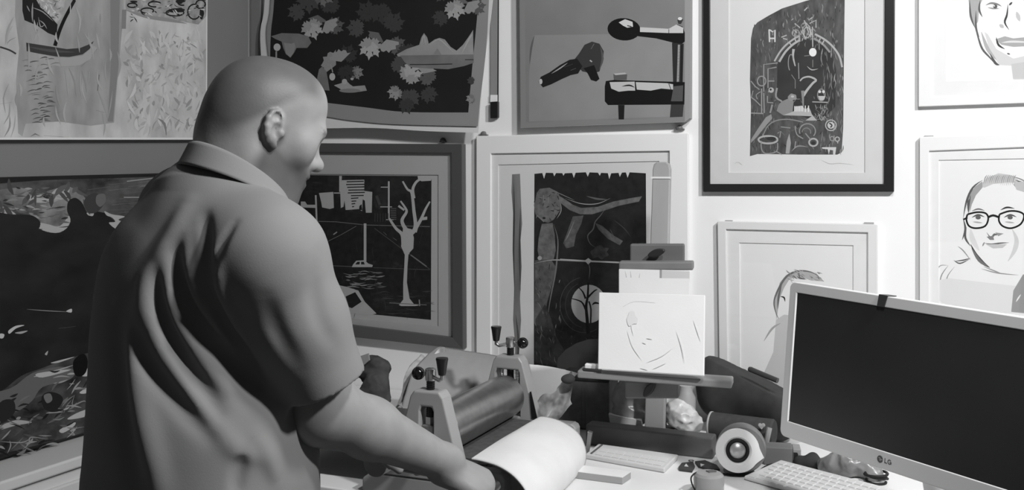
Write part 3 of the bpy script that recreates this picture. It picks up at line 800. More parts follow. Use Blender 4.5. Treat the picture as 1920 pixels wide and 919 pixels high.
for q in ([(1498, 60), (1500, 78)], [(1506, 50), (1504, 60), (1510, 74), (1516, 60), (1508, 38)], [(1508, 40), (1518, 50), (1522, 66)], [(1490, 44), (1500, 52)], [(1516, 38), (1524, 32)], [(1518, 44), (1530, 38), (1530, 52)], [(1508, 20), (1514, 14)], [(1523, 50), (1524, 88)], [(1494, 62), (1488, 56), (1486, 64)], [(1520, 56), (1520, 70)]):
    a.line(q, 2.0, G1)
a.dashes(40, (1484, 34, 1528, 76), (40, 140), (4, 12), (.9, 2.2), [170, 150, 120], rng)
a.ring(1492, 62, 7, 6, 1.8, G2); a.ring(1513, 61, 6, 10, 1.8, G1); a.ell(1524, 98, 7, 8, 232)
for q in ([(1441, 56), (1445, 57), (1449, 60), (1453, 56), (1453, 79)], [(1442, 56), (1443, 79)], [(1443, 72), (1453, 72)]): a.line(q, 2.8, G3)
a.line([(1488, 92), (1487, 106), (1491, 124)], [5, 2], G1, False, 3); a.ring(1483, 118, 5, 16, 1.6, G2, 120, 330, 10); a.line([(1497, 118), (1498, 148)], 1.6, G2); a.line([(1484, 140), (1491, 150), (1491, 166)], 1.4, 130)
a.line([(1513, 124), (1522, 131), (1534, 129)], 2, G1, True, 3); a.line([(1508, 105), (1518, 104)], 1.4, 130); a.line([(1524, 112), (1524, 126)], 1.4, 130)
a.line([(1500, 152), (1506, 146), (1518, 144), (1530, 150), (1524, 156), (1514, 168), (1506, 180)], [2.5, 5], G1, False, 4); a.line([(1505, 170), (1506, 200)], [6, 2], 140)
for q in ([(1432, 172), (1432, 121), (1458, 118)], [(1440, 165), (1440, 129), (1456, 126)], [(1408, 212), (1431, 213)], [(1428, 166), (1428, 212)], [(1432, 174), (1433, 212)], [(1439, 180), (1439, 192), (1450, 193)], [(1440, 152), (1452, 152)], [(1440, 172), (1450, 172)]): a.line(q, 2.2, G2)
a.ring(1428, 152, 8, 9, 2.2, G2); a.ell(1446, 169, 5, 5, G1); a.ell(1445, 168, 2, 2, 60)
a.line([(1408, 152), (1416, 162), (1424, 168)], 2, G2); a.line([(1408, 182), (1416, 188), (1426, 198)], 2, G2); a.line([(1412, 170), (1409, 182)], 1.6, G2); a.line([(1420, 186), (1418, 178), (1426, 172)], 1.6, G2, False, 3)
a.line([(1457, 165), (1455, 182), (1466, 190)], 3.2, 150, False, 3); a.poly([(1466, 190), (1480, 184), (1488, 190), (1486, 210), (1468, 216), (1456, 208), (1460, 196)], 138)
a.blob(1486, 182, 8, 7, 145, rng, 10, .2); a.ell(1486, 181, 3, 2, 190)
a.poly([(1490, 200), (1504, 198), (1510, 206), (1516, 200), (1520, 208), (1522, 214), (1532, 226), (1510, 226), (1522, 218), (1468, 216), (1480, 212), (1490, 208)], G1)
for x in range(1490, 1506, 3): a.line([(x, 199), (x, 209)], 1.6, 225)
for x in (1510, 1516): a.line([(x, 198), (x, 210)], 1.8, 225)
a.poly([(1408, 262), (1422, 240), (1436, 220), (1446, 214), (1448, 222), (1436, 236), (1420, 256), (1408, 268)], 150); a.line([(1448, 196), (1444, 212)], 3, G2)
a.line([(1430, 255), (1440, 236), (1456, 226), (1480, 224), (1506, 229)], 2.2, 140, False, 4)
a.ring(1440, 262, 18, 7, 3.4, G1); a.ell(1446, 260, 9, 3.5, 60); a.line([(1427, 264), (1428, 280), (1436, 288), (1456, 284), (1458, 268)], 2, G2, False, 3)
a.line([(1458, 250), (1464, 246), (1462, 258)], 2, G2); a.line([(1464, 238), (1482, 240)], 1.8, G2)
a.poly([(1480, 250), (1483, 268), (1480, 288), (1473, 288), (1475, 266)], 165); a.line([(1491, 236), (1494, 252), (1506, 260)], 2, G2, False, 3)
a.ring(1514, 246, 15, 14, 2, G2, 160, 400, 14); a.ring(1512, 248, 8, 8, 2, 130, 180, 380, 10); a.ring(1525, 267, 8, 7, 3, G1); a.ell(1525, 268, 4, 3, 60); a.line([(1510, 250), (1520, 262)], 2, G2)
a.line([(1484, 284), (1496, 274), (1516, 276)], 2.4, G2, True, 4); a.line([(1456, 284), (1466, 290)], 2, G2); a.line([(1492, 265), (1490, 278)], 2, G2)
a.ring(1540, 178, 7, 11, 2, 140); a.ell(1537, 172, 2.6, 2.6, 215); a.ell(1544, 172, 2.6, 2.6, 215); a.poly([(1534, 180), (1548, 180), (1544, 188), (1537, 188)], 190); a.line([(1523, 191), (1552, 192)], 2, 165)
a.dashes(26, (1528, 198, 1552, 226), (40, 130), (6, 14), (.9, 1.6), [140, 150], rng); a.line([(1535, 215), (1540, 226), (1546, 218)], 2, 150, False, 3)
a.ring(1558, 235, 10, 10, 2, G1); a.ell(1558, 235, 6.5, 6.5, 195); a.line([(1555, 231), (1560, 235), (1557, 239)], 2.4, 60, False, 3)
a.ring(1560, 260, 3.5, 4, 1.8, G2); a.line([(1564, 254), (1564, 265)], 1.6, G2); a.ring(1570, 261, 4, 4, 2, G1); a.line([(1570, 264), (1571, 269)], 2, G1)
a.poly([(1541, 276), (1568, 276), (1566, 290), (1562, 290), (1562, 282), (1556, 281), (1554, 290), (1552, 280), (1542, 279)], G3)
a.line([(1540, 300), (1556, 307), (1575, 306), (1600, 309)], 1.2, 196, True, 4); a.line([(1376, 308), (1384, 304), (1392, 310)], 1.0, 200, True, 3)
a.build('print', t)

# --- three portrait drawings in white frames
def wash(a, pts, v, w, n=4): a.line(pts, w, v, True, n)
WPAPER = mat('drawing_paper', 234, 0.85, 0.1, noise=(6, 0.015))
t = framed('smiling_portrait', 'white framed drawing of a smiling face, cut off at the top right corner', [(1722, -120), (2012, -120), (2012, 190), (1722, 200)], (24, 20, 24, 18), 0.015, 226, 233,
           [(1774, -70), (1962, -70), (1962, 148), (1774, 152)])
a = Art(WALL, 0.0074)
a.poly([(1764, -80), (1972, -80), (1972, 158), (1764, 162)], WPAPER)
a.poly([(1816, 0), (1830, -20), (1842, 0), (1836, 12), (1834, 40), (1828, 50), (1822, 40), (1818, 20)], 170)
for q in ([(1818, 0), (1820, 30), (1828, 52)], [(1838, 0), (1836, 18), (1842, 32)], [(1828, 50), (1834, 70), (1842, 92), (1856, 108), (1868, 122)], [(1830, 20), (1830, 52), (1836, 70)]): wash(a, q, 100, 4)
wash(a, [(1848, 10), (1858, 6), (1870, 8), (1878, 12)], 130, 4); wash(a, [(1852, 14), (1862, 16), (1874, 16)], 150, 3); a.ell(1866, 12, 4, 4, 95); a.ell(1864, 11, 1.3, 1.3, 240)
wash(a, [(1890, 8), (1888, 28), (1884, 42), (1892, 56)], 70, 4); wash(a, [(1874, 46), (1882, 52)], 185, 7); wash(a, [(1892, 10), (1898, 4)], 80, 4)
a.poly([(1866, 74), (1884, 68), (1900, 72), (1920, 70), (1950, 74), (1940, 86), (1900, 88), (1878, 84)], 168); wash(a, [(1868, 70), (1872, 84), (1884, 92)], 70, 4); wash(a, [(1878, 80), (1900, 78), (1940, 80)], 215, 4)
wash(a, [(1888, 100), (1894, 102)], 90, 3); wash(a, [(1896, 118), (1902, 119)], 100, 2)
a.poly([(1846, 60), (1856, 96), (1874, 122), (1960, 126), (1960, 96), (1900, 110), (1868, 92), (1852, 64)], 208)
a.poly([(1896, 120), (1964, 110), (1964, 150), (1900, 152)], 196)
wash(a, [(1840, 60), (1852, 92), (1868, 112)], 175, 7); wash(a, [(1930, 0), (1926, 30), (1934, 60)], 160, 10); wash(a, [(1906, 22), (1912, 40)], 190, 8)
wash(a, [(1856, 100), (1866, 118), (1874, 122)], 90, 5)
a.build('drawing', t)

t = framed('spectacles_portrait', 'white framed drawing of a woman in dark spectacles, above the monitor', [(1724, 257), (2016, 247), (2016, 640), (1724, 632)], (18, 26, 18, 24), 0.017, 226, 233,
           [(1760, 300), (1982, 296), (1982, 596), (1760, 590)])
a = Art(WALL, 0.0074)
a.poly([(1750, 290), (1992, 286), (1992, 606), (1750, 600)], WPAPER)
a.poly([(1836, 350), (1850, 334), (1872, 325), (1894, 328), (1908, 336), (1914, 344), (1890, 342), (1862, 345), (1846, 352)], 196)
for k in range(16):
    x = 1846 + k * 3.6; wash(a, [(x - 2, 346 - 2 * math.sin(k * .4)), (x + 1, 334), (x + 5, 328)], 150 + 12 * (k % 3), 2, 3)
for q in ([(1838, 346), (1826, 356), (1818, 372)], [(1834, 352), (1822, 366), (1816, 384)], [(1830, 350), (1818, 366), (1812, 392)], [(1896, 330), (1918, 338), (1938, 352)], [(1900, 340), (1922, 350), (1944, 366)]): wash(a, q, 140, 2.4)
a.poly([(1818, 366), (1828, 350), (1842, 340), (1842, 352), (1830, 366), (1822, 384), (1818, 400)], 160)
for q in ([(1842, 338), (1824, 352), (1812, 378), (1806, 410)], [(1820, 366), (1816, 386), (1816, 400)], [(1814, 370), (1817, 395)], [(1806, 410), (1810, 430), (1804, 450)], [(1812, 426), (1810, 446), (1820, 462)], [(1900, 345), (1908, 352), (1925, 358), (1950, 380)], [(1904, 338), (1925, 346), (1945, 362)]): wash(a, q, 92, 4)
a.poly([(1900, 342), (1920, 340), (1940, 354), (1950, 380), (1926, 362), (1906, 356)], 190)
GL = 34
def lens(pts, w):
    a.line([tuple(p) for p in smooth_path(pts + pts[:1], 4)], w, GL)
lens([(1814, 402), (1832, 398), (1848, 400), (1853, 410), (1847, 424), (1830, 428), (1817, 424), (1812, 412)], 3.4)
lens([(1874, 402), (1892, 396), (1910, 397), (1920, 404), (1914, 420), (1896, 428), (1880, 424), (1873, 414)], 3.4)
a.line([(1852, 408), (1862, 404), (1874, 408)], 4.2, GL, False, 3); a.line([(1806, 412), (1814, 408)], 3.4, GL); a.line([(1919, 404), (1930, 400)], 4, GL)
for cx in (1834, 1894): wash(a, [(cx - 12, 408), (cx, 403), (cx + 12, 407)], 90, 3.5); a.ell(cx, 408, 5, 3.6, 100); wash(a, [(cx - 10, 416), (cx + 8, 418)], 170, 3)
wash(a, [(1822, 396), (1834, 392), (1846, 395)], 120, 3); wash(a, [(1876, 394), (1888, 389), (1902, 391)], 60, 3.4)
wash(a, [(1850, 436), (1858, 446), (1864, 440), (1868, 440), (1880, 438)], 110, 4); a.poly([(1850, 444), (1862, 442), (1864, 450), (1856, 450)], 130); a.poly([(1866, 436), (1882, 438), (1872, 443)], 150)
wash(a, [(1846, 456), (1860, 458), (1876, 456), (1892, 455)], 95, 3); a.poly([(1848, 458), (1888, 458), (1880, 465), (1862, 466)], 192); wash(a, [(1846, 454), (1842, 462)], 140, 3)
wash(a, [(1820, 458), (1830, 478), (1844, 494), (1856, 502)], 55, 6.5); wash(a, [(1822, 466), (1836, 488), (1852, 500)], 110, 6)
wash(a, [(1898, 430), (1906, 450), (1902, 470), (1890, 490)], 205, 9); wash(a, [(1820, 430), (1824, 450), (1836, 470)], 215, 10)
for q in ([(1790, 490), (1806, 488), (1820, 484)], [(1788, 488), (1800, 494), (1818, 486)]): wash(a, q, 90, 2.5)
for q in ([(1778, 498), (1764, 498), (1756, 510), (1754, 540), (1762, 556)], [(1778, 498), (1764, 520), (1762, 556)], [(1790, 500), (1776, 520), (1776, 545), (1800, 562)], [(1782, 524), (1820, 530), (1870, 540), (1900, 552)], [(1800, 560), (1830, 556), (1866, 566)], [(1820, 488), (1806, 470), (1796, 462)], [(1840, 504), (1870, 512), (1910, 516)], [(1844, 500), (1880, 514)]): wash(a, q, 150, 2.2, 5)
a.poly([(1755, 526), (1780, 522), (1900, 536), (1990, 530), (1990, 590), (1800, 584), (1752, 560)], 222)
a.poly([(1900, 545), (1918, 515), (1990, 500), (1990, 594), (1896, 585)], 150); wash(a, [(1905, 566), (1914, 552)], 230, 3)
a.build('drawing', t)

t = framed('half_hidden_portrait', 'white framed drawing of a head mostly hidden by the monitor', [(1345, 415), (1645, 421), (1645, 800), (1350, 792)], (16, 15, 18, 24), 0.017, 218, 230,
           [(1386, 455), (1600, 460), (1600, 752), (1388, 746)])
a = Art(WALL, 0.0074)
a.poly([(1376, 445), (1610, 450), (1610, 762), (1378, 756)], WPAPER)
a.poly([(1462, 530), (1474, 516), (1492, 508), (1512, 508), (1530, 514), (1545, 528), (1520, 526), (1500, 518), (1480, 524), (1470, 540), (1462, 560), (1456, 600), (1452, 570)], 180)
for q in ([(1545, 528), (1525, 512), (1500, 508), (1478, 516), (1464, 534), (1452, 562), (1454, 584), (1466, 610)], [(1496, 510), (1500, 520)], [(1466, 532), (1460, 556), (1458, 580)], [(1486, 518), (1510, 524)]): wash(a, q, 110, 4, 5)
a.dashes(30, (1476, 508, 1540, 526), (10, 60), (6, 16), (1, 2.5), [150, 120, 190], rng); wash(a, [(1463, 556), (1470, 558), (1472, 566)], 50, 3)
a.poly([(1455, 600), (1470, 590), (1560, 600), (1560, 750), (1430, 750), (1432, 700), (1450, 660)], 200)
wash(a, [(1432, 640), (1448, 616), (1464, 606)], 170, 4)
a.build('drawing', t)

# --- leaf print: big loose sheet hanging from its top edge, standing off the wall at the bottom
pb = WALL.at(700, 240, 0.055); tl = WALL.at(700, -160, 0.008)
up = (tl - pb).normalized(); LP = Plane(pb, up.cross(UR) * (1 if up.cross(UR).dot(NR) > 0 else -1))
LP = Plane(pb, UR.cross(up)) if UR.cross(up).dot(NR) > 0 else Plane(pb, up.cross(UR))
t = thing('leaf_print', WALL.at(700, 40, 0), 'large loose print of pale leaves over black, hung beside the wall corner', 'print', rz=RW)
Art_l = Art(LP, -0.006)
Art_l.poly(smooth_path([(490, -165), (496, 0), (488, 60), (490, 130), (489, 236)], 4) + smooth_path([(600, 241), (700, 240), (800, 246), (897, 249)], 4) + smooth_path([(906, 130), (924, 0), (933, -165)], 4), mat('white_backing_sheet', 212, 0.8, 0.1))
o = Art_l.build('backing_sheet', t); solid(o, 0.0012)
a = Art(LP, 0.0)
a.poly(smooth_path([(503, -165), (508, 0), (500, 60), (506, 130), (506, 200)], 4) + smooth_path([(560, 212), (614, 219), (660, 226), (740, 233), (896, 237)], 4) + smooth_path([(900, 190), (914, 60), (922, -165)], 4), mat('grey_print_paper', 140, 0.8, 0.1, noise=(5, 0.05)))
a.poly(smooth_path([(520, -165), (514, 0), (508, 60), (506, 130), (505, 190)], 4) + smooth_path([(614, 193), (690, 202), (760, 210), (878, 211)], 4) + smooth_path([(886, 120), (897, 0), (905, -165)], 4), mat('black_screen_ink', 34, 0.65, 0.2, noise=(6, 0.15)))
def leaf(cx, cy, r, rot, v, tips=True, dimm=None):
    for b in range(7):
        an = rot + (b - 3) * 0.62
        L = r * (1.0 if b == 3 else 0.92 if b in (2, 4) else 0.72 if b in (1, 5) else .5)
        dx, dy = math.cos(an), math.sin(an); nx, ny = -dy, dx; w = r * 0.2
        pts = [(cx - nx * w * .6, cy - ny * w * .6)]
        for sgn, seq in ((-1, (.35, .5, .62, .78)), (1, (.78, .62, .5, .35))):
            for j, q in enumerate(seq):
                wd = w * (1.15 - q * .55) * (1.35 if (j % 2 == (0 if sgn < 0 else 1)) else .6)
                pts.append((cx + dx * L * (q + (.1 if wd > w * .8 else 0)) + sgn * nx * wd, cy + dy * L * (q + (.1 if wd > w * .8 else 0)) + sgn * ny * wd))
            if sgn < 0: pts.append((cx + dx * L, cy + dy * L))
        pts.append((cx + nx * w * .6, cy + ny * w * .6))
        a.poly(pts, v + (18 if tips and b in (2, 3, 4) else 0))
    for b in range(1, 6):
        an = rot + (b - 3) * 0.62
        a.line([(cx, cy), (cx + math.cos(an) * r * .8, cy + math.sin(an) * r * .8)], .8, max(20, v - 40), True)
def petal(cx, cy, r, rot, v):
    pts = []
    for k in range(12):
        an = rot - 1.1 + 2.2 * k / 11; q = r * (1 + .12 * math.sin(k * 2.4))
        pts.append((cx + q * math.cos(an), cy + q * math.sin(an)))
    a.poly([(cx, cy)] + pts, v)
    for k in (2, 5, 8): a.line([(cx, cy), pts[k]], 1.2, v - 25, True)
def bunch(cx, cy, s, rot, bright):
    soft = mat('airbrushed_leaf', 66, 0.7, 0.2, noise=(20, 0.3))
    leaf(cx - 12 * s, cy - 46 * s, 30 * s, rot + 3.0, 62, False); leaf(cx + 26 * s, cy - 26 * s, 30 * s, rot - 2.0, 66, False); leaf(cx - 30 * s, cy - 22 * s, 26 * s, rot + 2.2, 78, False)
    leaf(cx + 30 * s, cy + 8 * s, 26 * s, rot - .8, 92, False)
    petal(cx + 4 * s, cy - 14 * s, 18 * s, rot + 1.2, 104); petal(cx + 18 * s, cy - 2 * s, 22 * s, rot + .3, bright); leaf(cx - 10 * s, cy + 4 * s, 32 * s, rot + .7, bright)
bunch(592, 42, 1.0, 0.5, 150)
leaf(578, -6, 34, 1.5, 74, False); leaf(600, -12, 30, 0.6, 96)
leaf(712, 16, 32, 1.4, 62, False); bunch(706, 76, 1.05, 1.0, 152)
bunch(860, 6, 0.95, 0.6, 146); leaf(830, 30, 24, 2.4, 66, False)
bunch(775, 140, 1.05, -1.6, 150); leaf(768, 176, 30, 1.5, 74, False); leaf(800, 172, 26, .9, 66, False); leaf(760, 192, 24, 1.2, 62, False); leaf(745, 170, 22, 2.4, 128)
leaf(650, 108, 28, -1.2, 60, False); petal(630, 122, 26, 3.6, 142); petal(640, 116, 22, 4.4, 150); leaf(664, 134, 20, .4, 110); leaf(646, 130, 26, 1.2, 56, False)
leaf(886, 184, 14, 2.8, 120); leaf(886, 152, 12, 3.4, 70, False)
M_dr = mat('pale_drapery_tone', 150, 0.75, 0.15, noise=(14, 0.15, 6)); M_dr2 = mat('grey_drapery_tone', 118, 0.75, 0.15, noise=(14, 0.2, 6))
a.poly([(744, 102), (762, 92), (780, 86), (786, 84), (790, 70), (795, 62), (801, 70), (804, 82), (815, 74), (824, 71), (834, 74), (845, 88), (856, 95), (868, 84), (878, 70), (884, 61), (887, 56), (888, 112), (746, 106)], M_dr)
a.poly([(750, 104), (888, 102), (888, 118), (870, 124), (840, 130), (800, 128), (770, 126), (758, 116)], M_dr2)
a.line([(790, 84), (795, 66), (798, 84)], 2, 172, True, 3); a.line([(806, 84), (822, 74), (836, 84), (850, 98)], 2, 170, True, 4); a.line([(866, 100), (880, 72), (886, 64)], 3, 168, True, 3); a.poly([(812, 102), (820, 90), (828, 103)], 132)
a.line([(768, 121), (800, 121), (848, 120)], 1.6, 40); a.line([(872, 112), (888, 112)], 1.4, 40)
for k in range(8): a.line([(752 + k * 7, 90 - k), (756 + k * 7, 86 - k)], 1.2, 62, True)
a.poly([(508, 68), (528, 62), (560, 63), (578, 68), (584, 80), (576, 90), (556, 90), (552, 98), (545, 108), (536, 102), (531, 90), (528, 78), (516, 73)], M_dr2)
a.poly([(532, 80), (546, 82), (552, 80), (554, 88), (550, 100), (544, 108), (536, 100)], 142)
a.ell(519.5, 88.5, 6.5, 7, 186); a.line([(518, 96), (518, 108)], 3, 150)
a.poly([(594, 150), (598, 130), (604, 125), (612, 134), (615, 150), (618, 170), (594, 168)], M_dr2); a.ell(623, 144, 5.5, 7, 178); a.line([(620, 120), (624, 136)], 2, 150)
a.poly([(626, 160), (640, 156), (644, 150), (650, 152), (656, 158), (662, 162), (684, 160), (688, 170), (668, 173), (640, 168)], M_dr); a.ell(646, 153, 5, 5, 165); a.ell(660, 148, 3, 2.4, 170); a.ell(656, 170, 20, 4, 128)
o = a.build('print', t)

# grey strip behind the loose print, at the very corner
bm = panel(WALL, [(471, -165), (488, -165), (487, 300), (471, 300)], 0.002, 0.012)
tag(obj('mount_board', bm, mat('grey_mount_board', 130), loc=WALL.at(480, 0, 0), rz=RW), 'narrow grey board edge showing between the wall corner and the leaf print', 'board')

# narrow strip with a dark end hanging right of the leaf print
t = thing('hanging_strip', WALL.at(926, 90, 0), 'narrow grey hanging strip with a black end, between two paintings', 'strip', rz=RW)
obj('strip', panel(WALL, [(921, -165), (934, -165), (932, 178), (919.5, 178)], 0.002, 0.006), ink(140), t)
obj('white_tab', panel(WALL, [(919.5, 178), (932, 178), (932, 191), (919, 191)], 0.002, 0.008), ink(232), t)
obj('dark_edge', panel(WALL, [(932, -165), (935.5, -165), (934, 191), (931.5, 191)], 0.002, 0.005), ink(36), t)
o = obj('end_clip', panel(WALL, [(919, 191), (933, 190), (933, 220), (931, 222), (919, 222)], 0.004, 0.018), mat('black_plastic', 26, 0.35, 0.5), t); bevel(o, 0.002)

# small clips that hold frames
def clip_at(x, y, label, w=0.013, knob=True, v=120):
    p = WALL.at(x, y, 0)
    bm = B(); add_box(bm, p + NR * 0.005 - Z * .001, (UR, NR, Z), (w, 0.005, 0.0022))
    if knob: add_lathe(bm, [(0.0, 0.014), (0.007, 0.012), (0.0085, 0.008), (0.0085, 0.002)], p + Z * .003, NR, 14)
    o = obj('picture_clip', bm, mat('dull_clip_metal_%d' % v, v, 0.4, 0.5, 0.4), loc=p, rz=RW); tag(o, label, 'clip', 'picture clips')
clip_at(908, 253, 'small metal clip above the left corner of the broad white frame', 0.014)
clip_at(1275, 242, 'small metal clip below the right corner of the crank painting', 0.014)
clip_at(832, 265, 'small dark clip on top of the dark grey frame', 0.010, v=70)
clip_at(1368, 413.5, 'flat tab on the top left corner of the half hidden portrait', 0.010, False, 190)
clip_at(1630, 417.5, 'flat tab on the top right corner of the half hidden portrait', 0.012, False, 190)
clip_at(1742, 255, 'flat tab on the top edge of the spectacles portrait', 0.011, False, 190)
# ------------------------------------------------------------------ desk
DF = 1.955 - 0.0                                  # distance of its front edge, measured along the wall normal from the camera
dep = WD - DF - 0.006
U0, U1 = 0.42, 3.9
M_desk = mat('white_desk_laminate', 226, 0.45, 0.35, noise=(6, 0.015))
base = wpos((U0 + U1) / 2, 0.006 + dep / 2, 0)
desk = thing('desk', base, 'long white desk along the white wall, carrying the press, easel and monitor', 'desk', rz=RW)
bm = B(); add_box(bm, base + Z * (DZ - 0.014), (UR, NR, Z), ((U1 - U0) / 2, dep / 2, 0.014))
o = obj('desktop', bm, M_desk, desk); bevel(o, 0.003)
bm = B(); add_box(bm, wpos((U0 + U1) / 2, dep - 0.03, DZ - 0.075), (UR, NR, Z), ((U1 - U0) / 2 - .03, 0.012, 0.045))
obj('apron', bm, mat('grey_desk_edge', 150, 0.5), desk)
for u in (U0 + 0.05, U1 - 0.05):
    for d in (0.06, dep - 0.06):
        bm = B(); add_box(bm, wpos(u, d, (DZ - 0.028) / 2), (UR, NR, Z), (0.025, 0.025, (DZ - 0.028) / 2))
        obj('leg', bm, mat('grey_desk_edge', 150, 0.5), desk)

# ------------------------------------------------------------------ tabletop etching press
PA = Vector((0.172, 0.41, 0)).normalized()          # along the roller, away from the man
PB = Vector((PA.y, -PA.x, 0))                       # along the bed, to the right
PO = Vector(((799 - 960) / F * 2.23, 2.23, 0))      # front face of the near side frame, centre
def pp(b, a, z): return PO + PB * b + PA * a + Z * z
LEN = 0.4446
M_press = mat('grey_enamel', 152, 0.42, 0.4, noise=(8, 0.04))
M_steel = mat('brushed_steel', 178, 0.30, 0.5, 0.95, noise=(40, 0.1), stretch=(1, 1, 1))
M_dsteel = mat('dark_steel', 60, 0.35, 0.5, 0.8)
M_bplas = mat('black_plastic', 26, 0.35, 0.5)
press = thing('etching_press', pp(0.0, LEN / 2, DZ), 'grey tabletop etching press with a steel roller, in front of the man', 'printing press', rz=math.atan2(PB.y, PB.x))
ZT = 0.985
def side_frame(a0, win, name='side_frame'):
    """slanted tower with a window; a0 is its near face"""
    th = 0.042; bm = B()
    out = [(-0.115, DZ + 0.045), (-0.078, 0.83), (-0.039, ZT - 0.012), (-0.030, ZT), (0.030, ZT), (0.039, ZT - 0.012), (0.078, 0.83), (0.15, DZ + 0.045)]
    zi1, zi0 = ZT - 0.034, 0.835
    inn = [(-win * 1.05, zi0), (-win, zi1 - .01), (-win + .004, zi1), (win - .004, zi1), (win, zi1 - .01), (win * 1.05, zi0)]
    # walls of the tower as quads between outer outline and window
    def lay(a): return [bm.verts.new(pp(b, a, z)) for b, z in out], [bm.verts.new(pp(b, a, z)) for b, z in inn]
    o0, i0 = lay(a0); o1, i1 = lay(a0 + th)
    for O, I in ((o0, i0), (o1, i1)):
        bm.faces.new([O[0], O[1], I[0]]); bm.faces.new([O[1], O[2], I[1], I[0]]); bm.faces.new([O[2], O[3], I[2], I[1]]); bm.faces.new([O[3], O[4], I[3], I[2]])
        bm.faces.new([O[4], O[5], I[4], I[3]]); bm.faces.new([O[5], O[6], I[5], I[4]]); bm.faces.new([O[6], O[7], I[5]]); bm.faces.new([O[7], O[0], I[0], I[5]])
    for A, C in ((o0, o1), (i0, i1)):
        for k in range(len(A)): bm.faces.new([A[k], A[(k + 1) % len(A)], C[(k + 1) % len(A)], C[k]])
    o = obj(name, bm, M_press, press); bevel(o, 0.004, 3)
    return o
sf = side_frame(0.0, 0.0165); sr = side_frame(LEN, 0.034)
# foot rails with rounded ends that carry the bed
for a0, b0, b1 in ((0.0, -0.16, 0.182), (LEN, -0.16, 0.182)):
    bm = B()
    zc0, zc1 = DZ + 0.0, 0.828
    prof = [(b0, zc0), (b0, zc1 - .03)] + [(-0.10, zc1 - 0.03)] + [(0.10, zc1 - .03)] 
    pts = [(b0, zc0)] + [(b0, zc0 + 0.03), (b0 + .02, zc0 + 0.045), (0.085, zc0 + 0.045), (0.10, zc1 - 0.004), (0.106, zc1)]
    pts += [(b1 - 0.012, zc1), (b1 - 0.004, zc1 - 0.004), (b1, zc1 - .012), (b1, zc0)]
    add_prism(bm, [pp(b, a0 + 0.002, z) for b, z in pts], PA * 0.038)
    o = obj('foot_rail', bm, M_press, press); bevel(o, 0.004, 3)
    bm = B()
    add_box(bm, pp(b1 - 0.03, a0 + 0.001, zc1 - 0.022), (PB, PA, Z), (0.02, 0.003, 0.0035))
    obj('rail_slot', bm, M_dsteel, press)
# roller
ZR, RR = 0.887, 0.053
bm = B()
add_lathe(bm, [(0.0, 0.052), (0.016, 0.052), (0.016, 0.054), (RR - .002, 0.054), (RR, 0.056), (RR, LEN - 0.016), (RR - .002, LEN - 0.014), (0.016, LEN - 0.014), (0.016, LEN - 0.005), (0, LEN - 0.005)], pp(0, 0, ZR), PA, 56)
obj('roller', bm, M_steel, press, smooth=True)
for a0, win in ((0.004, 0.015), (LEN + .004, 0.031)):
    bm = B(); add_box(bm, pp(0, a0 + 0.018, ZR - 0.012), (PB, PA, Z), (win, 0.016, 0.036))
    o = obj('bearing_block', bm, mat('grey_bearing_metal', 128, 0.4, 0.5, 0.5), press); bevel(o, 0.004, 3)
